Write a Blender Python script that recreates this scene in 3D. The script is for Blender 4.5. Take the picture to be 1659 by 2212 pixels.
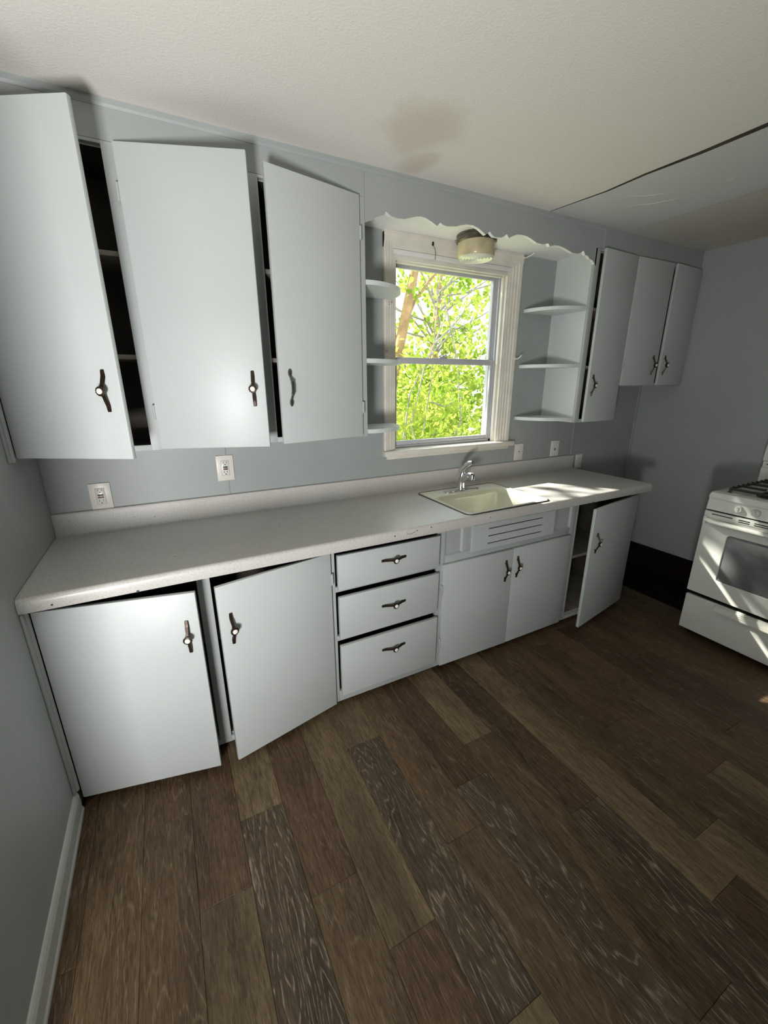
import bpy, bmesh, math, random
from mathutils import Vector, Matrix
for o in list(bpy.data.objects): bpy.data.objects.remove(o)
SC = bpy.context.scene
COL = SC.collection
rnd = random.Random(7)

# ------------------------------------------------------------------ camera
def make_camera():
    cam = bpy.data.cameras.new('camera'); co = bpy.data.objects.new('camera', cam); COL.objects.link(co)
    yaw, pit, rol = 0.4804, -0.3018, -0.0033
    f = Vector((math.sin(yaw)*math.cos(pit), math.cos(yaw)*math.cos(pit), math.sin(pit)))
    r = Vector((math.cos(yaw), -math.sin(yaw), 0)); u = r.cross(f)
    r2 = r*math.cos(rol) + u*math.sin(rol); u2 = -r*math.sin(rol) + u*math.cos(rol)
    M = Matrix((r2, u2, -f)).transposed().to_4x4(); M.translation = Vector((0.4964, -2.2, 1.5588))
    co.matrix_world = M
    cam.sensor_fit = 'VERTICAL'; cam.sensor_height = 24.0; cam.lens = 890.37*24.0/2212.0
    cam.clip_start = 0.02; cam.clip_end = 200
    SC.camera = co
make_camera()

# ------------------------------------------------------------------ light
SUN_DIR = Vector((0.75, -1.0, -1.0)).normalized()
w = bpy.data.worlds.new('sky'); SC.world = w; w.use_nodes = True
w.node_tree.nodes['Background'].inputs[0].default_value = (0.86, 0.93, 1.0, 1)
w.node_tree.nodes['Background'].inputs[1].default_value = 3.4
def sun():
    l = bpy.data.lights.new('sun', 'SUN'); l.energy = 20.0; l.angle = 0.0093; l.color = (1.0, 0.95, 0.86)
    o = bpy.data.objects.new('sun', l); COL.objects.link(o); o.location = (-4, 6, 8)
    o.rotation_euler = SUN_DIR.to_track_quat('-Z', 'Y').to_euler()
sun()
def area(name, loc, look, sx, sy, power, col):
    l = bpy.data.lights.new(name, 'AREA'); l.shape = 'RECTANGLE'; l.size = sx; l.size_y = sy; l.energy = power; l.color = col
    o = bpy.data.objects.new(name, l); COL.objects.link(o); o.location = loc
    o.rotation_euler = (Vector(look)-Vector(loc)).to_track_quat('-Z', 'Y').to_euler()
    return o
area('rear_window_daylight', (-0.15, -2.60, 0.82), (0.06, -1.40, 1.95), 0.32, 0.44, 80, (1.0, 0.985, 0.965))
SC.view_settings.view_transform = 'Standard'; SC.view_settings.look = 'None'
SC.view_settings.exposure = -0.22; SC.view_settings.gamma = 1.0; SC.view_settings.use_curve_mapping = False

# ------------------------------------------------------------------ materials
def nodes(name):
    m = bpy.data.materials.new(name); m.use_nodes = True
    nt = m.node_tree; return m, nt, nt.nodes['Principled BSDF']
def N(nt, t, **kw):
    n = nt.nodes.new(t)
    for k, v in kw.items():
        if k in n.inputs: n.inputs[k].default_value = v
        else: setattr(n, k, v)
    return n
def ramp(nt, stops):
    r = nt.nodes.new('ShaderNodeValToRGB'); e = r.color_ramp.elements
    while len(e) < len(stops): e.new(0.5)
    for i, (p, c) in enumerate(stops):
        e[i].position = p; e[i].color = c if len(c) == 4 else (*c, 1)
    return r
def mixc(nt, fac, a, b, blend='MIX'):
    m = nt.nodes.new('ShaderNodeMix'); m.data_type = 'RGBA'; m.blend_type = blend
    for sock, v in ((m.inputs[0], fac), (m.inputs[6], a), (m.inputs[7], b)):
        if hasattr(v, 'is_output'): nt.links.new(v, sock)
        elif isinstance(v, (int, float)): sock.default_value = v
        else: sock.default_value = (*v, 1)
    return m.outputs[2]
def plain(name, col, rough=0.5, metal=0.0, bump=0.0, bscale=300, var=0.0, vscale=6, spec=0.5, coat=0.0):
    m, nt, b = nodes(name)
    b.inputs['Base Color'].default_value = (*col, 1); b.inputs['Roughness'].default_value = rough
    b.inputs['Metallic'].default_value = metal; b.inputs['Specular IOR Level'].default_value = spec
    b.inputs['Coat Weight'].default_value = coat
    tc = N(nt, 'ShaderNodeTexCoord')
    if var:
        n = N(nt, 'ShaderNodeTexNoise', Scale=vscale, Detail=5.0); nt.links.new(tc.outputs['Object'], n.inputs['Vector'])
        lo = tuple(c*(1-var) for c in col); hi = tuple(min(1, c*(1+var*0.7)) for c in col)
        r = ramp(nt, [(0.3, lo), (0.7, hi)]); nt.links.new(n.outputs['Fac'], r.inputs[0]); nt.links.new(r.outputs[0], b.inputs['Base Color'])
    if bump:
        n = N(nt, 'ShaderNodeTexNoise', Scale=bscale, Detail=3.0); nt.links.new(tc.outputs['Object'], n.inputs['Vector'])
        bp = N(nt, 'ShaderNodeBump', Strength=bump, Distance=0.002); nt.links.new(n.outputs['Fac'], bp.inputs['Height']); nt.links.new(bp.outputs[0], b.inputs['Normal'])
    return m
M = {}
M['door'] = plain('cabinet_paint', (0.52, 0.553, 0.548), 0.42, bump=0.10, bscale=160, var=0.03, vscale=3)
M['frame'] = plain('frame_paint', (0.43, 0.458, 0.453), 0.45, bump=0.12, bscale=180, var=0.05)
M['wall'] = plain('wall_paint', (0.36, 0.385, 0.378), 0.5, bump=0.12, bscale=140, var=0.05, vscale=4)
M['nichewhite'] = plain('white_ceiling_paint', (0.90, 0.89, 0.87), 0.6, var=0.03)
M['shelf'] = plain('shelf_paint', (0.66, 0.70, 0.69), 0.45, bump=0.1, bscale=120)
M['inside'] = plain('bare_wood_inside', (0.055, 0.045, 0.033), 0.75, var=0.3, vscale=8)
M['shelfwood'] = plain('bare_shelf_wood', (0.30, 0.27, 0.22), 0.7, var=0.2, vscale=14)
M['dark'] = plain('void_shade', (0.010, 0.009, 0.008), 0.9, spec=0.05)  # near-black colour standing in for shade in gaps and recesses
M['trim'] = plain('old_cream_trim', (0.74, 0.705, 0.635), 0.5, bump=0.2, bscale=60, var=0.09, vscale=9)
M['baseboard'] = plain('baseboard_paint', (0.56, 0.57, 0.54), 0.5, bump=0.1, bscale=80, var=0.06)
M['vinyl'] = plain('window_vinyl', (0.50, 0.50, 0.53), 0.35, var=0.05)
M['headwhite'] = plain('white_head_strip', (0.78, 0.77, 0.76), 0.4)
M['alu'] = plain('window_aluminium', (0.50, 0.50, 0.55), 0.35, metal=0.3)
M['chrome'] = plain('chrome', (0.72, 0.72, 0.74), 0.12, metal=1.0)
M['steel'] = plain('steel_rim', (0.13, 0.12, 0.115), 0.36, metal=0.9)
M['bronze'] = plain('aged_bronze', (0.040, 0.022, 0.014), 0.38, metal=0.55, var=0.4, vscale=60)
M['pewter'] = plain('pewter', (0.20, 0.185, 0.17), 0.34, metal=0.9)
M['porcelain'] = plain('porcelain', (0.86, 0.84, 0.76), 0.15)
M['plate'] = plain('ivory_plate', (0.74, 0.72, 0.66), 0.28)
M['plate_white'] = plain('white_plate', (0.80, 0.79, 0.76), 0.3)
M['black'] = plain('black_plastic', (0.012, 0.012, 0.012), 0.4)
M['red'] = plain('dark_red_button', (0.10, 0.02, 0.02), 0.4)
M['enamel'] = plain('stove_enamel', (0.66, 0.665, 0.62), 0.14, var=0.03, coat=0.3)
M['knob'] = plain('knob_plastic', (0.63, 0.63, 0.58), 0.3)
M['iron'] = plain('cast_iron', (0.015, 0.015, 0.016), 0.5, bump=0.2)
M['sink'] = plain('cream_enamel', (0.80, 0.79, 0.66), 0.16, coat=0.3)
M['bark'] = plain('bark', (0.42, 0.26, 0.13), 0.85, bump=0.6, bscale=18, var=0.35, vscale=7)
M['twig'] = plain('twig_bark', (0.32, 0.29, 0.25), 0.85, var=0.3)
M['grass'] = plain('grass', (0.30, 0.32, 0.16), 0.9, var=0.5, vscale=1.5)
M['siding'] = plain('outer_siding', (0.6, 0.6, 0.58), 0.6)
M['patch'] = plain('plaster_patch', (0.62, 0.63, 0.62), 0.6)
M['caulk'] = plain('caulk', (0.50, 0.49, 0.44), 0.6, var=0.15, vscale=30)

def mat_counter():
    m, nt, b = nodes('speckled_laminate'); tc = N(nt, 'ShaderNodeTexCoord')
    n1 = N(nt, 'ShaderNodeTexNoise', Scale=170.0, Detail=3.0); n2 = N(nt, 'ShaderNodeTexNoise', Scale=60.0, Detail=2.0); n3 = N(nt, 'ShaderNodeTexNoise', Scale=3.0, Detail=4.0)
    for n in (n1, n2, n3): nt.links.new(tc.outputs['Object'], n.inputs['Vector'])
    r1 = ramp(nt, [(0.35, (0.53, 0.51, 0.49)), (0.5, (0.59, 0.575, 0.555)), (0.66, (0.63, 0.615, 0.60))]); nt.links.new(n1.outputs['Fac'], r1.inputs[0])
    r2 = ramp(nt, [(0.24, (0.7,)*3), (0.30, (0, 0, 0))]); nt.links.new(n2.outputs['Fac'], r2.inputs[0])
    c = mixc(nt, r2.outputs[0], r1.outputs[0], (0.30, 0.28, 0.26))
    r3 = ramp(nt, [(0.3, (0.93, 0.92, 0.90)), (0.7, (1, 1, 1))]); nt.links.new(n3.outputs['Fac'], r3.inputs[0])
    c = mixc(nt, 1.0, c, r3.outputs[0], 'MULTIPLY')
    nt.links.new(c, b.inputs['Base Color']); b.inputs['Roughness'].default_value = 0.32
    return m
M['counter'] = mat_counter()

def mat_ceiling(kind):
    m, nt, b = nodes('ceiling_paint_'+kind); tc = N(nt, 'ShaderNodeTexCoord'); geo = N(nt, 'ShaderNodeNewGeometry')
    base = {'textured': (0.74, 0.715, 0.665), 'smooth': (0.62, 0.62, 0.62), 'tan': (0.60, 0.58, 0.54)}[kind]
    c = base
    def blob(cx, cy, sx, sy, wob):
        n = N(nt, 'ShaderNodeTexNoise', Scale=5.0, Detail=4.0); nt.links.new(geo.outputs['Position'], n.inputs['Vector'])
        mp = N(nt, 'ShaderNodeMapping'); mp.inputs['Location'].default_value = (-cx/sx, -cy/sy, 0); mp.inputs['Scale'].default_value = (1/sx, 1/sy, 0)
        nt.links.new(geo.outputs['Position'], mp.inputs[0])
        L = N(nt, 'ShaderNodeVectorMath', operation='LENGTH'); nt.links.new(mp.outputs[0], L.inputs[0])
        k = N(nt, 'ShaderNodeMath', operation='MULTIPLY_ADD'); nt.links.new(n.outputs['Fac'], k.inputs[0]); k.inputs[1].default_value = wob; nt.links.new(L.outputs['Value'], k.inputs[2])
        return k.outputs[0]
    if kind == 'textured':
        d1 = blob(1.50, -0.62, 0.17, 0.20, 1.6); d2 = blob(1.60, -0.40, 0.08, 0.16, 1.6)
        mn = N(nt, 'ShaderNodeMath', operation='MINIMUM'); nt.links.new(d1, mn.inputs[0]); nt.links.new(d2, mn.inputs[1])
        r = ramp(nt, [(0.0, (0.50,)*3), (0.44, (0.32,)*3), (0.60, (0, 0, 0))]);
        sc = N(nt, 'ShaderNodeMath', operation='MULTIPLY'); nt.links.new(mn.outputs[0], sc.inputs[0]); sc.inputs[1].default_value = 0.32
        nt.links.new(sc.outputs[0], r.inputs[0])
        c = mixc(nt, r.outputs[0], base, (0.44, 0.33, 0.23))
    if kind == 'tan':
        d = blob(3.85, -1.05, 0.55, 0.65, 0.8)
        r = ramp(nt, [(0.15, (0.75,)*3), (0.6, (0, 0, 0))]); sc = N(nt, 'ShaderNodeMath', operation='MULTIPLY'); nt.links.new(d, sc.inputs[0]); sc.inputs[1].default_value = 0.3
        nt.links.new(sc.outputs[0], r.inputs[0]); c = mixc(nt, r.outputs[0], base, (0.44, 0.33, 0.22))
    if isinstance(c, tuple): b.inputs['Base Color'].default_value = (*c, 1)
    else: nt.links.new(c, b.inputs['Base Color'])
    b.inputs['Roughness'].default_value = 0.65 if kind == 'textured' else 0.4
    n = N(nt, 'ShaderNodeTexNoise', Scale=130.0 if kind == 'textured' else 30.0, Detail=4.0); nt.links.new(geo.outputs['Position'], n.inputs['Vector'])
    bp = N(nt, 'ShaderNodeBump', Strength=0.38 if kind == 'textured' else 0.12, Distance=0.004); nt.links.new(n.outputs['Fac'], bp.inputs['Height']); nt.links.new(bp.outputs[0], b.inputs['Normal'])
    return m
for k in ('textured', 'smooth', 'tan'): M['ceil_'+k] = mat_ceiling(k)

def mat_plank():
    m, nt, b = nodes('vinyl_wood_plank'); tc = N(nt, 'ShaderNodeTexCoord'); oi = N(nt, 'ShaderNodeObjectInfo')
    k = N(nt, 'ShaderNodeMath', operation='MULTIPLY'); nt.links.new(oi.outputs['Random'], k.inputs[0]); k.inputs[1].default_value = 61.0
    off = N(nt, 'ShaderNodeCombineXYZ'); 
    for i in range(3): nt.links.new(k.outputs[0], off.inputs[i])
    ad = N(nt, 'ShaderNodeVectorMath', operation='ADD'); nt.links.new(tc.outputs['Object'], ad.inputs[0]); nt.links.new(off.outputs[0], ad.inputs[1])
    def stretched(sx, sy, scale, det, dist=0.0):
        mp = N(nt, 'ShaderNodeMapping'); mp.inputs['Scale'].default_value = (sx, sy, 1); nt.links.new(ad.outputs[0], mp.inputs[0])
        n = N(nt, 'ShaderNodeTexNoise', Scale=scale, Detail=det, Distortion=dist); nt.links.new(mp.outputs[0], n.inputs['Vector']); return n.outputs['Fac']
    broad = stretched(9, 1.6, 1.0, 3.0, 0.8)
    grain = stretched(55, 6.0, 2.2, 6.0, 0.6)
    fine = stretched(230, 16.0, 2.0, 3.0)
    mp = N(nt, 'ShaderNodeMapping'); mp.inputs['Scale'].default_value = (9.0, 1.1, 1); nt.links.new(ad.outputs[0], mp.inputs[0])
    nd = N(nt, 'ShaderNodeTexNoise', Scale=1.0, Detail=2.5, Distortion=0.4); nt.links.new(mp.outputs[0], nd.inputs['Vector'])
    mm = N(nt, 'ShaderNodeMath', operation='MULTIPLY'); nt.links.new(nd.outputs['Fac'], mm.inputs[0]); mm.inputs[1].default_value = 38.0
    fr = N(nt, 'ShaderNodeMath', operation='PINGPONG'); nt.links.new(mm.outputs[0], fr.inputs[0]); fr.inputs[1].default_value = 1.0
    cath = ramp(nt, [(0.0, (1, 1, 1)), (0.30, (0, 0, 0))]); nt.links.new(fr.outputs[0], cath.inputs[0])
    gmask = ramp(nt, [(0.42, (0, 0, 0)), (0.60, (1, 1, 1))]); nt.links.new(fine, gmask.inputs[0])
    br = ramp(nt, [(0.25, (0.55, 0.53, 0.50)), (0.5, (1, 1, 1)), (0.75, (1.30, 1.27, 1.22))]); nt.links.new(broad, br.inputs[0])
    gr = ramp(nt, [(0.3, (0.60, 0.58, 0.56)), (0.55, (1, 1, 1)), (0.75, (1.25, 1.25, 1.25))]); nt.links.new(grain, gr.inputs[0])
    c = mixc(nt, 1.0, oi.outputs['Color'], br.outputs[0], 'MULTIPLY')
    c = mixc(nt, 1.0, c, gr.outputs[0], 'MULTIPLY')
    po = ramp(nt, [(0.36, (0.55, 0.53, 0.5)), (0.48, (1, 1, 1))]); nt.links.new(fine, po.inputs[0]); c = mixc(nt, 0.8, c, po.outputs[0], 'MULTIPLY')
    lm = N(nt, 'ShaderNodeMath', operation='MULTIPLY'); nt.links.new(cath.outputs[0], lm.inputs[0]); nt.links.new(gmask.outputs[0], lm.inputs[1])
    l2 = N(nt, 'ShaderNodeMath', operation='MULTIPLY'); nt.links.new(lm.outputs[0], l2.inputs[0]); nt.links.new(oi.outputs['Alpha'], l2.inputs[1])
    c = mixc(nt, l2.outputs[0], c, (0.36, 0.29, 0.21))
    nt.links.new(c, b.inputs['Base Color']); b.inputs['Roughness'].default_value = 0.46; b.inputs['Specular IOR Level'].default_value = 0.28
    bp = N(nt, 'ShaderNodeBump', Strength=0.25, Distance=0.001); nt.links.new(grain, bp.inputs['Height']); nt.links.new(bp.outputs[0], b.inputs['Normal'])
    return m
M['plank'] = mat_plank()
M['subfloor'] = plain('dark_subfloor', (0.012, 0.007, 0.005), 0.9, spec=0.08, var=0.4, vscale=9)

def mat_glass(name, col, rough=0.0):
    m, nt, b = nodes(name)
    nt.nodes.remove(b); out = nt.nodes['Material Output']
    t = N(nt, 'ShaderNodeBsdfTransparent'); t.inputs[0].default_value = (*col, 1)
    g = N(nt, 'ShaderNodeBsdfGlossy', Roughness=rough); mx = N(nt, 'ShaderNodeMixShader'); mx.inputs[0].default_value = 0.035
    nt.links.new(t.outputs[0], mx.inputs[1]); nt.links.new(g.outputs[0], mx.inputs[2]); nt.links.new(mx.outputs[0], out.inputs[0])
    return m
M['pane'] = mat_glass('window_pane', (0.95, 0.97, 0.95))
def mat_oven_glass():
    return plain('oven_glass', (0.15, 0.16, 0.16), 0.22, var=0.25, vscale=7, coat=0.5)
M['ovenglass'] = mat_oven_glass()
def mat_leaf(name, c1, c2):
    m, nt, b = nodes(name); nt.nodes.remove(b); out = nt.nodes['Material Output']; tc = N(nt, 'ShaderNodeTexCoord')
    n = N(nt, 'ShaderNodeTexNoise', Scale=2.2, Detail=3.0); nt.links.new(tc.outputs['Object'], n.inputs['Vector'])
    r = ramp(nt, [(0.35, c1), (0.65, c2)]); nt.links.new(n.outputs['Fac'], r.inputs[0])
    d = N(nt, 'ShaderNodeBsdfDiffuse'); t = N(nt, 'ShaderNodeBsdfTranslucent'); mx = N(nt, 'ShaderNodeMixShader'); mx.inputs[0].default_value = 0.6
    for s in (d, t): nt.links.new(r.outputs[0], s.inputs[0])
    nt.links.new(d.outputs[0], mx.inputs[1]); nt.links.new(t.outputs[0], mx.inputs[2]); nt.links.new(mx.outputs[0], out.inputs[0])
    return m
M['leaf'] = mat_leaf('maple_leaf', (0.19, 0.32, 0.03), (0.60, 0.64, 0.15))
M['leaf2'] = mat_leaf('shade_leaf', (0.14, 0.26, 0.03), (0.40, 0.50, 0.08))
def mat_lampglass():
    m = plain('dusty_ribbed_glass', (0.60, 0.52, 0.33), 0.25, var=0.35, vscale=9); return m
M['lampglass'] = mat_lampglass()
M['lampband'] = plain('tarnished_band', (0.20, 0.175, 0.15), 0.3, metal=0.9, var=0.3, vscale=20)
M['lens'] = plain('ribbed_lens', (0.74, 0.75, 0.62), 0.12, coat=0.4)

# ------------------------------------------------------------------ mesh helpers
def bm_new(): return bmesh.new()
def box(bm, x0, x1, y0, y1, z0, z1, bev=0.0, seg=2, mi=0):
    r = bmesh.ops.create_cube(bm, size=1.0)
    vs = r['verts']
    for v in vs:
        v.co = Vector(((x0+x1)/2 + v.co.x*(x1-x0), (y0+y1)/2 + v.co.y*(y1-y0), (z0+z1)/2 + v.co.z*(z1-z0)))
    fs = list({f for v in vs for f in v.link_faces})
    for f in fs: f.material_index = mi
    if bev:
        es = list({e for v in vs for e in v.link_edges})
        bmesh.ops.bevel(bm, geom=es, offset=bev, segments=seg, profile=0.5, affect='EDGES')
    return fs
def prism(bm, pts, axis, a0, a1):
    """extrude a polygon; axis 'x': pts are (y,z); 'y': (x,z); 'z': (x,y)"""
    def P(p, a):
        return {'x': (a, p[0], p[1]), 'y': (p[0], a, p[1]), 'z': (p[0], p[1], a)}[axis]
    va = [bm.verts.new(P(p, a0)) for p in pts]; vb = [bm.verts.new(P(p, a1)) for p in pts]
    n = len(pts); f = [bm.faces.new(va), bm.faces.new(vb[::-1])]
    for i in range(n): bm.faces.new((va[i], vb[i], vb[(i+1) % n], va[(i+1) % n]))
    bmesh.ops.recalc_face_normals(bm, faces=bm.faces[:])
    return va, vb
def lathe(bm, prof, c=(0, 0, 0), axis='z', seg=28):
    """prof: (r, h) list"""
    rings = []
    def P(r, a, h):
        u, v = r*math.cos(a), r*math.sin(a)
        return {'z': (c[0]+u, c[1]+v, c[2]+h), 'y': (c[0]+u, c[1]+h, c[2]+v), 'x': (c[0]+h, c[1]+u, c[2]+v)}[axis]
    for r, h in prof:
        rings.append([bm.verts.new(P(r, 2*math.pi*i/seg, h)) for i in range(seg)] if r > 1e-6 else [bm.verts.new(P(0, 0, h))])
    for A, B in zip(rings, rings[1:]):
        for i in range(seg):
            j = (i+1) % seg
            if len(A) == 1 and len(B) == 1: continue
            if len(A) == 1: bm.faces.new((A[0], B[i], B[j]))
            elif len(B) == 1: bm.faces.new((A[i], A[j], B[0]))
            else: bm.faces.new((A[i], A[j], B[j], B[i]))
    for R in (rings[0], rings[-1]):
        if len(R) > 1: bm.faces.new(R)
    bmesh.ops.recalc_face_normals(bm, faces=bm.faces[:])
def tube(bm, pts, rad, seg=8, cap=True, flat=1.0):
    pts = [Vector(p) for p in pts]; n = len(pts)
    if not hasattr(rad, '__len__'): rad = [rad]*n
    up = Vector((0, 0, 1)); rings = []; prev = None
    for i, p in enumerate(pts):
        t = (pts[min(i+1, n-1)]-pts[max(i-1, 0)]).normalized()
        a = (prev - t*prev.dot(t)) if prev is not None else (up.cross(t) if abs(t.z) < 0.95 else Vector((1, 0, 0)).cross(t))
        a.normalize(); prev = a; b = t.cross(a)
        rings.append([bm.verts.new(p + (a*math.cos(2*math.pi*k/seg) + b*flat*math.sin(2*math.pi*k/seg))*rad[i]) for k in range(seg)])
    for A, B in zip(rings, rings[1:]):
        for k in range(seg): bm.faces.new((A[k], A[(k+1) % seg], B[(k+1) % seg], B[k]))
    if cap: bm.faces.new(rings[0][::-1]); bm.faces.new(rings[-1])
    bmesh.ops.recalc_face_normals(bm, faces=bm.faces[:])
def rrect(x0, x1, y0, y1, r, n=5):
    pts = []
    for cx, cy, a0 in ((x1-r, y1-r, 0), (x0+r, y1-r, 90), (x0+r, y0+r, 180), (x1-r, y0+r, 270)):
        for i in range(n+1):
            a = math.radians(a0 + 90*i/n); pts.append((cx+r*math.cos(a), cy+r*math.sin(a)))
    return pts
def wpos(o):
    v = Vector((0, 0, 0))
    while o is not None: v += Vector(o.location); o = o.parent
    return v
def smooth_by_angle(me, ang=40):
    for p in me.polygons: p.use_smooth = True
    bm = bmesh.new(); bm.from_mesh(me); c = math.radians(ang)
    for e in bm.edges:
        if len(e.link_faces) != 2 or e.calc_face_angle(0) > c: e.smooth = False
    bm.to_mesh(me); bm.free()
def ob(name, bm, mat, parent=None, local=False, smooth=False, origin=None):
    """link bm as one mesh object. Vertices are in world space unless local."""
    if not local:
        if parent is None:
            xs = [v.co for v in bm.verts]
            if origin is None:
                origin = Vector(((min(v.x for v in xs)+max(v.x for v in xs))/2, (min(v.y for v in xs)+max(v.y for v in xs))/2, min(v.z for v in xs)))
            off = Vector(origin)
        else: off = wpos(parent)
        bmesh.ops.translate(bm, verts=bm.verts[:], vec=-off)
    me = bpy.data.meshes.new(name); bm.to_mesh(me); bm.free()
    for mm in (mat if isinstance(mat, (list, tuple)) else [mat]): me.materials.append(M[mm])
    if smooth: smooth_by_angle(me)
    o = bpy.data.objects.new(name, me); COL.objects.link(o)
    if parent is not None: o.parent = parent
    elif not local: o.location = origin
    return o
def empty(name, loc):
    o = bpy.data.objects.new(name, None); COL.objects.link(o); o.location = loc; o.empty_display_size = 0.1; return o
def tag(o, label=None, cat=None, group=None, kind=None):
    if label: o['label'] = label
    if cat: o['category'] = cat
    if group: o['group'] = group
    if kind: o['kind'] = kind
    return o
def bx(name, mat, parent, x0, x1, y0, y1, z0, z1, bev=0.0, seg=2):
    bm = bm_new(); box(bm, x0, x1, y0, y1, z0, z1, bev, seg); return ob(name, bm, mat, parent, smooth=bool(bev))

W, H, YU = 4.06, 2.446, -0.2955
REAR = -2.6
ZUT, ZUB = 2.327, 1.310

# ------------------------------------------------------------------ floor
def build_floor():
    fl = empty('floor', (0, 0, 0)); tag(fl, 'brown vinyl wood plank floor running toward the cabinets', None, kind='structure')
    bx('floor_base', 'subfloor', fl, -1.12, W+0.1, REAR-0.1, 0.1, -0.06, -0.008)
    P, L, X0 = 0.159, 0.956, 0.062
    joints = {-7: -0.3, -6: -0.9, -5: -0.5, -4: -1.1, -3: -0.2, -2: -0.7, -1: -0.2, 0: -0.45, 1: -0.83, 2: -1.183, 3: -0.951, 4: -0.35, 5: -1.532, 6: -0.842, 7: -0.42, 8: -1.217, 9: -1.067, 10: -0.55, 11: -0.945, 12: -0.816, 13: -1.30, 14: -0.70, 15: -1.15, 16: -0.62, 17: -1.05, 18: -0.90, 19: -0.756, 20: -1.12, 21: -0.7, 22: -1.0}
    base = {'d': (0.090, 0.055, 0.029), 'm': (0.108, 0.071, 0.038), 'l': (0.160, 0.114, 0.064), 'g': (0.084, 0.061, 0.039), 'b': (0.112, 0.068, 0.038)}
    # tone of the planks in each row counted from the cabinets: first plank begins at joint+L
    tones = {-7: 'mmmmmm', -6: 'dmdmmm', -5: 'mbmmmm', -4: 'dldmmm', -3: 'mmdmmm', -2: 'dmbmmm', -1: 'dddddd', 0: 'mmmmmm', 1: 'dmmmmm', 2: 'mbldmm', 3: 'lgmdmm', 4: 'mbmmdm', 5: 'dldmmm', 6: 'lgldmm', 7: 'dmmgmm', 8: 'ddgmdl', 9: 'dlmgdm', 10: 'ddgmdd', 11: 'lldmmm', 12: 'dmlmdd', 13: 'dbmlmm', 14: 'mbldmm', 15: 'bbmmdm', 16: 'bdmmdm', 17: 'bbdmmm', 18: 'dbbmmm', 19: 'dmbmmm', 20: 'ddbmdm', 21: 'dmddmm', 22: 'mdddmm'}
    cache = {}
    for k, j in joints.items():
        x0 = X0 + P*k; x1 = x0 + P
        if k == -1: x0 = 0.013
        if k == -2: x1 = 0.012
        x0 = max(x0, -1.0)
        x1 = min(x1, 3.59)
        if x1-x0 < 0.02: continue
        y1 = j
        while y1 < -0.02: y1 += L
        idx = 0; y = y1
        while y > REAR:
            a, bb = max(y-L, REAR), min(y, -0.02 if k >= -1 else -1.505)
            if bb-a > 0.01:
                key = (round(x1-x0, 4), round(bb-a, 4))
                if key not in cache:
                    bm = bm_new(); hx, hy = (x1-x0)/2-0.0004, (bb-a)/2-0.0004; c = 0.0011
                    lo = [bm.verts.new((sx*hx, sy*hy, -0.008)) for sx, sy in ((-1, -1), (1, -1), (1, 1), (-1, 1))]
                    mi = [bm.verts.new((sx*hx, sy*hy, -0.0009)) for sx, sy in ((-1, -1), (1, -1), (1, 1), (-1, 1))]
                    hi = [bm.verts.new((sx*(hx-c), sy*(hy-c), 0)) for sx, sy in ((-1, -1), (1, -1), (1, 1), (-1, 1))]
                    bm.faces.new(hi)
                    for A, B in ((lo, mi), (mi, hi)):
                        for i in range(4): bm.faces.new((A[i], A[(i+1) % 4], B[(i+1) % 4], B[i]))
                    me = bpy.data.meshes.new('plank'); bm.to_mesh(me); bm.free(); me.materials.append(M['plank']); cache[key] = me
                o = bpy.data.objects.new('plank', cache[key]); COL.objects.link(o); o.parent = fl
                o.location = ((x0+x1)/2, (a+bb)/2, 0)
                t = tones[k][min(idx, 5)]; c = base[t]; s = rnd.uniform(0.90, 1.10)
                o.color = (c[0]*s, c[1]*s, c[2]*s, {'g': 0.75, 'd': 0.35, 'b': 0.25, 'm': 0.3, 'l': 0.12}[t])
                idx += 1
            y -= L
build_floor()

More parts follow.
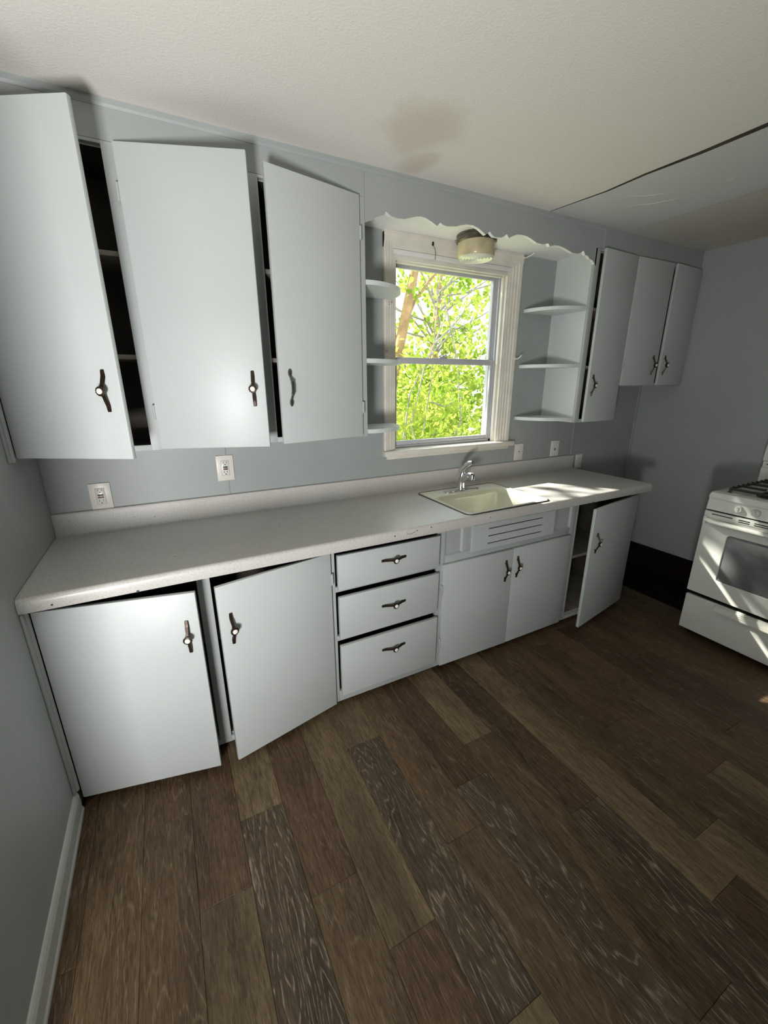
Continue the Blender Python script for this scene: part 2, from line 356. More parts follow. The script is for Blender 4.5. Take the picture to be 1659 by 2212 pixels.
# ------------------------------------------------------------------ walls, ceiling
OX0, OX1, OZ0, OZ1 = 1.702, 2.530, 1.172, 2.244
def build_shell():
    wb = empty('wall_back', (0, 0, 0)); tag(wb, 'grey painted back wall with the window', kind='structure')
    bm = bm_new(); t = 0.14
    box(bm, -0.1, OX0, 0, t, -0.06, 2.6); box(bm, OX1, W+0.1, 0, t, -0.06, 2.6)
    box(bm, OX0, OX1, 0, t, -0.06, OZ0-0.01); box(bm, OX0, OX1, 0, t, OZ1, 2.6)
    ob('wall_panel', bm, 'wall', wb)
    tag(bx('trim_1', 'wall', None, 0.733, 0.747, -0.004, 0, 1.018, 1.304, 0.0015), 'thin vertical wall seam strip under cabinets', kind='structure')
    tag(bx('trim_2', 'wall', None, 3.303, 3.322, -0.005, 0, 1.018, 1.304, 0.0015), 'thin vertical wall seam strip at countertop end', kind='structure')
    tag(bx('trim_3', 'wall', None, W-0.014, W, -0.014, 0, 0.0, 1.536, 0.003), 'corner strip between back and right walls', kind='structure')
    # left wall, stopped short so light from behind the camera reaches the cabinets
    wl = empty('wall_left', (0, 0, 0)); tag(wl, 'grey painted left wall', kind='structure')
    bx('wall_panel', 'wall', wl, -0.12, 0, -1.50, 0.0, -0.06, 2.6)
    a, b_, c, d = -0.34, 0.04, 0.54, 1.10
    bm = bm_new(); box(bm, a-0.06, a, REAR, REAR+0.016, c-0.05, d+0.06); box(bm, b_, b_+0.06, REAR, REAR+0.016, c-0.05, d+0.06); box(bm, a, b_, REAR, REAR+0.016, d, d+0.06); box(bm, a, b_, REAR, REAR+0.03, c-0.05, c)
    tag(ob('window_2', bm, 'trim'), 'narrow window casing in the wall behind the camera', kind='structure')
    for nm, y0, y1, z0, z1 in (('corner_moulding', -0.645, -0.602, 0.095, 0.858), ('corner_moulding', -0.362, -0.318, 1.30, 2.40)):
        bm = bm_new()
        box(bm, 0, 0.009, y0, y1, z0, z1, 0.003); tube(bm, [(0.004, (y0+y1)/2+0.008, z0), (0.004, (y0+y1)/2+0.008, z1)], 0.012, 10)
        ob(nm, bm, 'wall', wl, smooth=True)
    bm = bm_new()
    prism(bm, [(0, 0), (0.016, 0), (0.016, 0.012), (0.012, 0.02), (0.012, 0.075), (0.008, 0.088), (0.004, 0.095), (0, 0.098)], 'y', -0.625, -1.50)
    tag(ob('baseboard_left', bm, 'baseboard'), 'pale painted baseboard along left wall', kind='structure')
    wr = empty('wall_right', (W, 0, 0)); tag(wr, 'dim grey right wall behind the stove', kind='structure')
    bx('wall_panel', 'wall', wr, W, W+0.12, REAR, 0.0, 0.205, 2.6)
    bx('wall_backing', 'dark', wr, W+0.03, W+0.12, REAR, 0.0, -0.06, 0.205)
    bm = bm_new(); box(bm, W-0.004, W+0.03, REAR, 0.0, 0.0, 0.204)
    tag(ob('baseboard_right', bm, 'subfloor'), 'bare dark strip along bottom of right wall', kind='structure')
    bm = bm_new(); box(bm, -1.12, a, REAR-0.12, REAR, -0.06, 2.6); box(bm, b_, W+0.12, REAR-0.12, REAR, -0.06, 2.6); box(bm, a, b_, REAR-0.12, REAR, -0.06, c); box(bm, a, b_, REAR-0.12, REAR, d, 2.6)
    nk = empty('wall_light_block', (-1.0, -1.5, 0)); tag(nk, 'added grey walls left of the camera, closing out sun and sky', kind='structure')  # unseen nook walls, added to keep sun and sky from pouring in
    bx('wall_panel', 'wall', nk, -1.12, -1.0, REAR, -1.38, -0.06, 2.6); bx('wall_panel', 'wall', nk, -1.0, -0.12, -1.50, -1.38, -0.06, 2.6)
    tag(ob('wall_rear', bm, 'wall'), 'grey rear wall behind the camera', kind='structure')
    # ceiling: three boards, an open seam between the first two
    ce = empty('ceiling', (0, 0, H)); tag(ce, 'off white ceiling with an open dark seam and water stain', kind='structure')
    def slab(pts, z0, z1, mat, nm='ceiling_panel'):
        bm = bm_new(); prism(bm, pts, 'z', z0, z1)
        for f in bm.faces:
            if abs(f.normal.z) < 0.5: f.material_index = 1  # raw board edges coloured dark brown to give the open seam its shade
        return ob(nm, bm, [mat, 'inside'], ce)
    seam = [(2.499, -0.28), (2.545, -0.60), (2.540, -0.79), (2.556, -1.0), (2.558, -1.25), (2.57, REAR)]
    wid = [0.006, 0.014, 0.020, 0.028, 0.034, 0.034]
    slab([(-1.1, 0.0), (-1.1, REAR)] + [(x, y) for x, y in seam[::-1]] + [(2.495, 0.0)], H, H+0.013, 'ceil_textured')
    slab([(2.498, 0.0)] + [(x+w_, y) for (x, y), w_ in zip(seam, wid)] + [(3.24, REAR), (3.18, 0.0)], H, H+0.013, 'ceil_smooth')
    slab([(3.1815, 0.0), (3.2415, REAR), (W+0.1, REAR), (W+0.1, 0.0)], H, H+0.013, 'ceil_tan')
    slab([(-1.2, 0.1), (-1.2, REAR-0.1), (W+0.1, REAR-0.1), (W+0.1, 0.1)], H+0.04, H+0.10, 'inside', 'ceiling_backing')
    for x, y in ((2.956, -0.956), (2.616, -0.964), (2.93, -0.42), (3.04, -0.36), (2.96, -0.93)):
        bm = bm_new(); lathe(bm, [(0.016, 0.0), (0.011, -0.0014), (0.004, -0.0014), (0.003, 0.001), (0, 0.0012)], (x, y, H), seg=14); ob('nail_patch', bm, 'patch', ce, smooth=True)
    for pts in ([(2.68, -0.60), (2.78, -0.66), (2.86, -0.75)], [(2.80, -0.52), (2.90, -0.62), (2.97, -0.75)]):
        bm = bm_new(); tube(bm, [(x, y, H+0.0015) for x, y in pts], [0.0016, 0.0035, 0.0016], 8); ob('plaster_ridge', bm, 'patch', ce, smooth=True)
    so = empty('wall_soffit', (0, YU, ZUT)); tag(so, 'grey soffit above the cabinets', kind='structure')
    bx('soffit_board', 'wall', so, 0, 1.398, YU, YU+0.02, ZUT+0.003, H)
    bx('soffit_board', 'wall', so, 2.935, W, YU, YU+0.02, ZUT+0.003, H)
    bx('niche_ceiling', 'nichewhite', so, 1.398, 2.935, YU+0.02, 0, 2.325, 2.345)
    bm = bm_new(); prism(bm, [(YU, H), (YU-0.007, H), (YU-0.006, H-0.016), (YU-0.002, H-0.024), (YU, H-0.025)], 'x', 0.0, 2.985)
    ob('crown_strip', bm, 'wall', so)
    bx('seam_batten', 'wall', so, 2.982, 2.990, YU-0.004, YU, ZUT+0.003, H)
build_shell()

VAL = [(1.399, 2.239), (1.435, 2.253), (1.468, 2.27), (1.496, 2.278), (1.503, 2.293), (1.515, 2.286), (1.533, 2.278), (1.558, 2.275), (1.599, 2.278), (1.641, 2.291), (1.665, 2.298), (1.69, 2.301), (1.715, 2.299), (1.745, 2.290), (1.78, 2.276), (1.797, 2.292), (1.815, 2.285), (1.84, 2.283), (1.89, 2.290), (1.92, 2.300), (1.955, 2.308), (1.993, 2.309), (2.032, 2.301), (2.077, 2.280), (2.103, 2.298), (2.118, 2.286), (2.134, 2.279), (2.179, 2.281), (2.20, 2.290), (2.217, 2.302), (2.233, 2.286), (2.255, 2.297), (2.285, 2.309), (2.32, 2.313), (2.355, 2.312), (2.39, 2.304), (2.437, 2.290), (2.48, 2.289), (2.522, 2.299), (2.535, 2.287), (2.575, 2.297), (2.61, 2.298), (2.65, 2.293), (2.722, 2.277), (2.76, 2.278), (2.789, 2.284), (2.813, 2.300), (2.831, 2.280), (2.855, 2.277), (2.873, 2.264), (2.90, 2.260), (2.918, 2.247), (2.935, 2.232)]
def build_valance():
    bm = bm_new(); pts = VAL + [(2.935, H-0.001), (1.399, H-0.001)]
    prism(bm, pts, 'y', YU, YU+0.019)
    fs = [f for f in bm.faces]
    for f in fs:
        if f.normal.z < -0.02 and f.normal.y > -0.9 and f.normal.y < 0.9: f.material_index = 1
    tag(ob('window_valance', bm, ['wall', 'nichewhite']), 'grey scalloped valance board spanning above the kitchen window', 'valance')
build_valance()

# ------------------------------------------------------------------ window
def build_window():
    wn = empty('window_1', ((OX0+OX1)/2, 0, OZ0)); tag(wn, 'double hung kitchen window with cream casing', kind='structure')
    def casing_profile(bm, pts_fn):
        pass
    bm = bm_new(); X0, X1, ZT = 1.640, 2.622, 2.313
    prism(bm, [(X0, 0), (X0, -0.016), (X0+0.006, -0.020), (X0+0.030, -0.018), (X0+0.034, -0.014), (X0+0.046, -0.014), (X0+0.050, -0.010), (OX0, -0.009), (OX0, 0)], 'z', OZ0, ZT)
    ob('casing', bm, 'trim', wn)
    bm = bm_new()
    prism(bm, [(X1, 0), (X1, -0.016), (X1-0.006, -0.022), (X1-0.030, -0.020), (X1-0.034, -0.015), (X1-0.050, -0.015), (X1-0.055, -0.011), (X1-0.072, -0.011), (X1-0.076, -0.008), (OX1, -0.007), (OX1, 0)], 'z', OZ0, ZT)
    ob('casing', bm, 'trim', wn)
    bm = bm_new()
    prism(bm, [(0, ZT+0.011), (-0.017, ZT+0.011), (-0.0225, ZT-0.006), (-0.0205, ZT-0.040), (-0.015, ZT-0.046), (-0.013, ZT-0.058), (-0.010, ZT-0.066), (-0.010, OZ1), (0, OZ1)], 'x', X0, X1)
    ob('casing', bm, 'trim', wn)
    bm = bm_new(); box(bm, 1.632, 2.656, -0.046, 0.0, 1.140, OZ0, 0.004); box(bm, OX0, OX1, 0, 0.06, 1.150, OZ0+0.001)
    ob('window_sill', bm, 'trim', wn, smooth=True)
    bx('apron', 'trim', wn, 1.66, 2.63, -0.014, 0, 1.118, 1.140, 0.002)
    bm = bm_new(); t = 0.016
    box(bm, OX0, OX0+t, -0.002, 0.135, OZ0, OZ1); box(bm, OX1-t, OX1, -0.002, 0.135, OZ0, OZ1); box(bm, OX0+t, OX1-t, -0.002, 0.135, OZ1-t, OZ1)
    ob('jamb', bm, 'trim', wn)
    a, b_, c, d = OX0+t, OX1-t, OZ0+0.002, OZ1-t
    bx('head_strip', 'headwhite', wn, OX0, OX1, -0.012, 0.0, 2.219, 2.243, 0.004)
    bx('head_stop', 'trim', wn, a, b_, 0.0, 0.017, 2.196, d, 0.003)
    bx('head_stop', 'trim', wn, a+0.014, b_-0.014, 0.024, 0.043, 2.188, d-0.014, 0.004)
    bm = bm_new(); s = 0.014
    box(bm, a, a+s, 0.018, 0.040, c, d, 0.003); box(bm, b_-s, b_, 0.018, 0.040, c, d, 0.003); box(bm, a+s, b_-s, 0.018, 0.040, d-s, d, 0.003)
    ob('window_stop', bm, 'trim', wn, smooth=True)
    bm = bm_new(); s = 0.022
    for y0, y1 in ((0.044, 0.050), (0.070, 0.075), (0.098, 0.125)):
        box(bm, a, a+s, y0, y1, c, d); box(bm, b_-s, b_, y0, y1, c, d); box(bm, a+s, b_-s, y0, y1, d-s, d)
    box(bm, a, a+0.010, 0.05, 0.098, c, d); box(bm, b_-0.010, b_, 0.05, 0.098, c, d); box(bm, a, b_, 0.05, 0.098, d-0.014, d)
    box(bm, a, b_, 0.044, 0.13, c, c+0.016)
    ob('track_frame', bm, 'vinyl', wn)
    def sash(nm, x0, x1, z0, z1, y0, y1, st, rt_, rb, mat):
        bm = bm_new()
        box(bm, x0, x0+st, y0, y1, z0, z1, 0.003); box(bm, x1-st, x1, y0, y1, z0, z1, 0.003)
        box(bm, x0+st, x1-st, y0, y1, z1-rt_, z1, 0.003); box(bm, x0+st, x1-st, y0, y1, z0, z0+rb, 0.003)
        so = ob(nm, bm, mat, wn, smooth=True)
        bx('pane', 'pane', so, x0+st-0.002, x1-st+0.002, (y0+y1)/2-0.0015, (y0+y1)/2+0.0015, z0+rb-0.002, z1-rt_+0.002)
        return so
    lo = sash('lower_sash', a+0.011, b_-0.011, c+0.017, 1.708, 0.051, 0.069, 0.030, 0.036, 0.026, 'vinyl')
    up = sash('upper_sash', a+0.011, b_-0.011, 1.676, d-0.015, 0.076, 0.096, 0.030, 0.034, 0.030, 'vinyl')
    bm = bm_new(); xc = 2.09
    box(bm, xc-0.028, xc+0.028, 0.049, 0.070, 1.708, 1.716, 0.002); lathe(bm, [(0.011, 0), (0.011, 0.009), (0.007, 0.012), (0, 0.012)], (xc, 0.058, 1.716), seg=14); box(bm, xc-0.004, xc+0.032, 0.053, 0.062, 1.720, 1.726, 0.001)
    ob('sash_lock', bm, 'alu', wn, smooth=True)
    bm = bm_new(); box(bm, b_-0.04, b_-0.03, 0.071, 0.075, 1.33, 1.43, 0.001); ob('balance_clip', bm, 'vinyl', wn)
build_window()

# ------------------------------------------------------------------ handles, doors
def sweep_flat(bm, path, wid, th, axis, pos, out):
    """path (t, n): t along axis, n out of the face. out: unit vec, axis: unit vec"""
    A, O = Vector(axis), Vector(out); B = A.cross(O); pos = Vector(pos); rings = []
    n = len(path)
    for i, (t, h) in enumerate(path):
        p0, p1 = path[max(i-1, 0)], path[min(i+1, n-1)]
        d = (A*(p1[0]-p0[0]) + O*(p1[1]-p0[1])).normalized(); nn = d.cross(B).normalized()
        if nn.dot(O) < 0: nn = -nn
        c = pos + A*t + O*h; w2 = wid[i]/2; q = th[i] if hasattr(th, '__len__') else th
        rings.append([bm.verts.new(c + B*w2*sx + nn*q*sy) for sx, sy in ((-1, -0.4), (-0.6, 0.5), (0.6, 0.5), (1, -0.4), (0.5, -0.5), (-0.5, -0.5))])
    for R, S in zip(rings, rings[1:]):
        for k in range(6): bm.faces.new((R[k], R[(k+1) % 6], S[(k+1) % 6], S[k]))
    bm.faces.new(rings[0][::-1]); bm.faces.new(rings[-1])
def lathe_dir(bm, prof, pos, out, seg=18):
    O = Vector(out).normalized(); A = O.orthogonal().normalized(); B = O.cross(A); pos = Vector(pos); rings = []
    for r, h in prof:
        rings.append([bm.verts.new(pos + O*h + (A*math.cos(2*math.pi*i/seg) + B*math.sin(2*math.pi*i/seg))*r) for i in range(seg)] if r > 1e-6 else [bm.verts.new(pos+O*h)])
    for P, Q in zip(rings, rings[1:]):
        for i in range(seg):
            j = (i+1) % seg
            if len(Q) == 1: bm.faces.new((P[i], P[j], Q[0]))
            else: bm.faces.new((P[i], P[j], Q[j], Q[i]))
    if len(rings[0]) > 1: bm.faces.new(rings[0][::-1])
def bronze_handle(parent, pos, axis, out=(0, -1, 0)):
    bm = bm_new()
    path = [(-0.067, 0.004), (-0.060, 0.005), (-0.048, 0.006), (-0.042, 0.008), (-0.032, 0.013), (-0.020, 0.018), (-0.010, 0.0215), (0, 0.0225)]
    path += [(-t, h) for t, h in path[-2::-1]]
    wd = [0.0125, 0.0135, 0.0145, 0.0145, 0.0135, 0.0110, 0.013, 0.014]; wd += wd[-2::-1]
    th = [0.003, 0.0045, 0.0055, 0.006, 0.005, 0.005, 0.006, 0.007]; th += th[-2::-1]
    sweep_flat(bm, path, wd, th, axis, pos, out)
    A = Vector(axis); O = Vector(out)
    for s in (-1, 1):
        lathe_dir(bm, [(0.006, 0), (0.0055, 0.005), (0, 0.005)], Vector(pos)+A*0.047*s, out, 12)
    lathe_dir(bm, [(0.010, 0.018), (0.0135, 0.021), (0.0150, 0.026), (0.0145, 0.031), (0.0105, 0.0325), (0, 0.0325)], pos, out, 20)
    for k in range(14):
        a = 2*math.pi*k/14; B = A.cross(O)
        lathe_dir(bm, [(0.0022, 0), (0.0022, 0.003), (0, 0.004)], Vector(pos)+O*0.0275+(A*math.cos(a)+B*math.sin(a))*0.0145, out, 6)
    bmesh.ops.recalc_face_normals(bm, faces=bm.faces[:])
    ob('handle', bm, 'bronze', parent, local=True, smooth=True)['label'] = 'dark bronze bow handle'
    bm = bm_new(); lathe_dir(bm, [(0.0098, 0.031), (0.0092, 0.0345), (0.006, 0.0365), (0, 0.0372)], pos, out, 20); bmesh.ops.recalc_face_normals(bm, faces=bm.faces[:])
    ob('handle_inlay', bm, 'porcelain', parent, local=True, smooth=True)['label'] = 'round white porcelain inlay'
def pewter_handle(parent, pos, axis, out=(0, -1, 0)):
    bm = bm_new()
    path = [(-0.076, 0.003), (-0.070, 0.006), (-0.060, 0.007), (-0.050, 0.006), (-0.046, 0.007), (-0.036, 0.014), (-0.026, 0.021), (-0.024, 0.023), (-0.020, 0.0235), (-0.018, 0.0235), (0, 0.026)]
    path += [(-t, h) for t, h in path[-2::-1]]
    wd = [0.004, 0.014, 0.017, 0.013, 0.007, 0.009, 0.010, 0.013, 0.013, 0.010, 0.011]; wd += wd[-2::-1]
    th = [0.003, 0.006, 0.008, 0.007, 0.007, 0.007, 0.008, 0.010, 0.010, 0.008, 0.009]; th += th[-2::-1]
    sweep_flat(bm, path, wd, th, axis, pos, out); bmesh.ops.recalc_face_normals(bm, faces=bm.faces[:])
    ob('handle', bm, 'pewter', parent, local=True, smooth=True)['label'] = 'pewter pull with spoon shaped ends'
def hinge_part(parent, pos):
    bm = bm_new(); x, y, z = pos
    box(bm, x-0.006, x+0.006, y-0.003, y+0.001, z-0.028, z+0.028, 0.001); tube(bm, [(x, y-0.004, z-0.026), (x, y-0.004, z+0.026)], 0.0042, 8)
    ob('hinge', bm, 'frame', parent, local=True, smooth=True)
def door(parent, hx, hy, z0, z1, width, side, ang, th=0.019, handle=None, hz=None, hin=None, hs=(), pewter=False, hl=0.035):
    """side 'L': hinge on the left. ang: opening in degrees. Door local origin at hinge, on the back face line."""
    s = 1 if side == 'L' else -1
    bm = bm_new(); x0, x1 = (0.0, width) if s == 1 else (-width, 0.0)
    box(bm, x0, x1, -th, 0, 0, z1-z0, 0.0035, 2)
    d = ob('door', bm, 'door', parent, local=True, smooth=True)
    d.location = Vector((hx, hy, z0)) - wpos(parent); d.rotation_euler = (0, 0, -s*math.radians(ang))
    if handle:
        hx_ = s*(width-hl); pos = (hx_, -th, hz-z0)
        (pewter_handle if pewter else bronze_handle)(d, pos, (0, 0, 1))
    for z in hs: hinge_part(d, (-0.004*s, -th+0.004, z-z0))
    return d

def two_tone_box(bm, x0, x1, y0, y1, z0, z1, inner):
    """inner: set of '+x','-x',... faces that get material slot 1"""
    for f in box(bm, x0, x1, y0, y1, z0, z1):
        f.normal_update(); n = f.normal
        key = max((('+x', n.x), ('-x', -n.x), ('+y', n.y), ('-y', -n.y), ('+z', n.z), ('-z', -n.z)), key=lambda t: t[1])[0]
        if key in inner: f.material_index = 1
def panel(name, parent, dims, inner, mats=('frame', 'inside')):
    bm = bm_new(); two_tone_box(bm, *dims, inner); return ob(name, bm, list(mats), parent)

# ------------------------------------------------------------------ upper cabinets
FT = 0.018  # face frame thickness
def upper_left():
    x0, x1, z0, z1 = 0.011, 1.398, 1.305, ZUT+0.002
    c = tag(empty('wall_cabinet', (x0, 0, z0)), 'three-door grey wall cabinet left of window with doors hanging ajar', 'cabinet')
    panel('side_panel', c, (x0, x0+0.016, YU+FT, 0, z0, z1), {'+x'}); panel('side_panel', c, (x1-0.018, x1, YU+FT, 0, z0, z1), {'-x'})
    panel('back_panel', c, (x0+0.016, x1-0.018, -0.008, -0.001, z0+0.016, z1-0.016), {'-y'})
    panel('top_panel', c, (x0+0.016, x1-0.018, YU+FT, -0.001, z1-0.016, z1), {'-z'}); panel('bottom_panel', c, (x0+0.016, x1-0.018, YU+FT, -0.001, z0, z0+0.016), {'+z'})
    stiles = [(x0, 0.040), (0.436, 0.482), (0.896, 0.944), (1.340, x1)]
    for a, b_ in stiles: bx('stile', 'frame', c, a, b_, YU, YU+FT, z0, z1, 0.001)
    opens = [(0.040, 0.436), (0.482, 0.896), (0.944, 1.340)]
    for a, b_ in opens:
        bx('rail', 'frame', c, a, b_, YU, YU+FT, z0, z0+0.022, 0.001); bx('rail', 'frame', c, a, b_, YU, YU+FT, z1-0.010, z1, 0.001)
    for x in (0.455, 0.915): panel('divider', c, (x-0.008, x+0.008, YU+FT, -0.009, z0+0.016, z1-0.016), {'+x', '-x', '-y'})
    for a, b_ in ((x0+0.016, 0.447), (0.463, 0.907), (0.923, x1-0.018)):
        for z in (2.012, 1.667): bx('shelf', 'shelfwood', c, a, b_, YU+0.022, -0.009, z-0.017, z, 0.001)
    door(c, 0.022, YU-0.001, ZUB, ZUT, 0.432, 'L', 31.0, handle=1, hz=1.538, hl=0.05)
    door(c, 0.476, YU-0.001, ZUB, ZUT, 0.428, 'L', 20.0, handle=1, hz=1.541, hs=(2.185, 1.455), hl=0.045)
    door(c, 1.361, YU-0.001, ZUB, ZUT, 0.432, 'R', 13.0, handle=1, hz=1.543, hs=(2.187, 1.448), pewter=True, hl=0.045)
upper_left()
def upper_right_tall():
    x0, x1, z0, z1 = 2.935, 3.309, 1.305, ZUT+0.002
    c = tag(empty('wall_cabinet', (x0, 0, z0)), 'tall narrow single-door grey wall cabinet right of window shelves', 'cabinet')
    bm = bm_new(); two_tone_box(bm, x0, x0+0.018, YU+FT, 0, z0, z1, {'+x'}); ob('side_panel', bm, ['shelf', 'inside'], c)
    panel('side_panel', c, (x1-0.018, x1, YU+FT, 0, z0, z1), {'-x'})
    panel('back_panel', c, (x0+0.018, x1-0.018, -0.008, -0.001, z0+0.016, z1-0.016), {'-y'})
    panel('top_panel', c, (x0+0.018, x1-0.018, YU+FT, -0.001, z1-0.016, z1), {'-z'}); panel('bottom_panel', c, (x0+0.018, x1-0.018, YU+FT, -0.001, z0, z0+0.016), {'+z'})
    bx('stile', 'frame', c, x0-0.012, 2.966, YU, YU+FT, z0, z1, 0.001); bx('stile', 'frame', c, 3.280, x1, YU, YU+FT, z0, z1, 0.001)
    for a, b_ in ((z0, z0+0.022), (z1-0.010, z1)): bx('rail', 'frame', c, 2.966, 3.280, YU, YU+FT, a, b_, 0.001)
    for z in (2.012, 1.667): bx('shelf', 'shelfwood', c, x0+0.018, x1-0.018, YU+0.022, -0.009, z-0.017, z)
    door(c, 3.307, YU-0.001, ZUB, ZUT, 0.338, 'R', 2.8, handle=1, hz=1.543, hl=0.035)
upper_right_tall()
def upper_right_short():
    x0, x1, z0, z1 = 3.3105, W-0.002, 1.537, ZUT+0.002
    c = tag(empty('wall_cabinet', (x0, 0, z0)), 'short two-door grey wall cabinet in the far right corner', 'cabinet')
    panel('side_panel', c, (x0, x0+0.018, YU+FT, 0, z0, z1), {'+x'}); panel('side_panel', c, (x1-0.018, x1, YU+FT, 0, z0, z1), {'-x'})
    panel('back_panel', c, (x0+0.018, x1-0.018, -0.008, -0.001, z0+0.016, z1-0.016), {'-y'})
    panel('top_panel', c, (x0+0.018, x1-0.018, YU+FT, -0.001, z1-0.016, z1), {'-z'}); panel('bottom_panel', c, (x0+0.018, x1-0.018, YU+FT, -0.001, z0, z0+0.016), {'+z'})
    bx('stile', 'frame', c, x0+0.001, 3.3295, YU, YU+FT, z0, z1, 0.001); bx('stile', 'frame', c, 4.03, x1, YU, YU+FT, z0, z1, 0.001)
    for a, b_ in ((z0, z0+0.022), (z1-0.010, z1)): bx('rail', 'frame', c, 3.3295, 4.03, YU, YU+FT, a, b_, 0.001)
    door(c, 3.322, YU-0.001, 1.542, ZUT, 0.368, 'L', 1.5, handle=1, hz=1.677, hs=(2.185, 1.671), hl=0.060)
    door(c, 4.048, YU-0.001, 1.542, ZUT, 0.334, 'R', 3.0, handle=1, hz=1.679, hl=0.040)
upper_right_short()

# ------------------------------------------------------------------ rounded corner shelves beside the window
def corner_shelves():
    names = [(2.013, 'top'), (1.675, 'middle'), (1.338, 'bottom')]
    for z, nm in names:
        for side in ('left', 'right'):
            bm = bm_new(); n = 14; pts = []
            if side == 'left':
                cx, rx, ry = 1.3985, 0.282, 0.288
                pts = [(cx, -0.0235)] + [(cx, -ry-0.002)]
                for i in range(1, n+1):
                    a = math.radians(90*i/n*0.96); pts.append((cx+rx*math.sin(a)**0.9, -ry*math.cos(a)**0.75-0.012))
                pts += [(cx+rx, -0.0235)]
            else:
                cx, rx, ry = 2.9215, 0.268, 0.285
                pts = [(cx+0.013, -0.0235), (cx-rx, -0.0235)]
                for i in range(0, n+1):
                    a = math.radians(90-90*i/n); pts.append((cx-rx*math.sin(a), -ry*math.cos(a)**0.8-0.0245*(i < 1) - 0.006))
                pts = [(cx+0.012, -0.0235), (cx-rx, -0.0235)] + [(cx-rx*math.cos(math.radians(90*i/n)), -0.0235-(ry-0.0235)*math.sin(math.radians(90*i/n))) for i in range(1, n+1)] + [(cx+0.012, -ry+0.012)]
            prism(bm, pts, 'z', z-0.020, z)
            tag(ob('corner_shelf', bm, 'shelf', smooth=True), f'{nm} rounded white corner shelf on the {side} side of window', 'shelf', f'corner shelves {side} of window')
corner_shelves()

# ------------------------------------------------------------------ base cabinets
YF, YD = -0.581, -0.582   # face frame front, door back line
BZ0, BZ1 = 0.025, 0.858
def carcass(c, x0, x1, floor_mat=True):
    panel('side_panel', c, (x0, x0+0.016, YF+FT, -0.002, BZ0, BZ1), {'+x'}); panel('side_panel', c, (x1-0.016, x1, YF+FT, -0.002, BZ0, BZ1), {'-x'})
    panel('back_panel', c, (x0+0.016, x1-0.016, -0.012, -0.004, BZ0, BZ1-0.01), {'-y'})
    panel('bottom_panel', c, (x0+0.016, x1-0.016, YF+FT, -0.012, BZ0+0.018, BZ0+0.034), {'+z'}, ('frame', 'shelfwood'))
    bx('toe_kick', 'dark', c, x0+0.002, x1-0.002, YF+0.075, YF+0.09, 0.0005, BZ0+0.018)  # board's near-black colour holds the shade of the recess under the cabinets
def stile(c, a, b_, z0=BZ0, z1=BZ1): bx('stile', 'frame', c, a, b_, YF, YF+FT, z0, z1, 0.001)
def rail(c, a, b_, z0, z1): bx('rail', 'frame', c, a, b_, YF, YF+FT, z0, z1, 0.001)
def base_left():
    x0, x1 = 0.012, 1.071
    c = tag(empty('base_cabinet', (x0, YF, 0)), 'wide two-door base cabinet in left corner, doors hanging open', 'cabinet'); carcass(c, x0, x1)
    stile(c, x0, 0.035); stile(c, 0.518, 0.566); stile(c, 1.040, x1)
    for a, b_ in ((0.035, 0.518), (0.566, 1.040)): rail(c, a, b_, BZ0, 0.052)
    panel('divider', c, (0.534, 0.550, YF+FT, -0.012, 0.06, BZ1-0.01), {'+x', '-x'})
    for a, b_ in ((0.030, 0.533), (0.551, 1.054)): bx('shelf', 'shelfwood', c, a, b_, -0.40, -0.013, 0.44, 0.458)
    door(c, 0.018, YD, 0.032, 0.842, 0.502, 'L', 11.5, handle=1, hz=0.667, hl=0.042)
    door(c, 1.059, YD, 0.032, 0.846, 0.500, 'R', 12.5, handle=1, hz=0.660, hs=(0.715,), hl=0.042)
base_left()
def drawer_unit():
    x0, x1 = 1.072, 1.675
    c = tag(empty('drawer_cabinet', (x0, YF, 0)), 'grey base cabinet with three stacked drawers', 'cabinet'); carcass(c, x0, x1)
    stile(c, x0, 1.087); stile(c, 1.650, x1)
    for a, b_ in ((BZ0, 0.085), (0.376, 0.402), (0.636, 0.662)): rail(c, 1.087, 1.650, a, b_)
    for z0, z1, out, tilt in ((0.655, 0.828, 0.010, 1.0), (0.395, 0.621, 0.010, 1.2), (0.072, 0.361, 0.010, 1.0)):
        bm = bm_new(); box(bm, 1.093, 1.647, -0.020, 0, 0, z1-z0, 0.003)
        d = ob('drawer', bm, 'door', c, local=True, smooth=True); d.location = Vector((0, YF-out*0.4, z0)) - wpos(c); d.rotation_euler = (math.radians(tilt), 0, 0)
        bronze_handle(d, (1.378, -0.020, (z1-z0)*(0.60 if z0 > 0.6 else 0.545 if z0 > 0.3 else 0.68)), (1, 0, 0))
        bm = bm_new(); box(bm, 1.105, 1.117, 0, 0.44, 0.01, z1-z0-0.03); box(bm, 1.623, 1.635, 0, 0.44, 0.01, z1-z0-0.03); box(bm, 1.117, 1.623, 0, 0.44, 0.01, 0.02); box(bm, 1.117, 1.623, 0.43, 0.44, 0.02, z1-z0-0.03)
        ob('drawer_box', bm, 'inside', d, local=True)
drawer_unit()
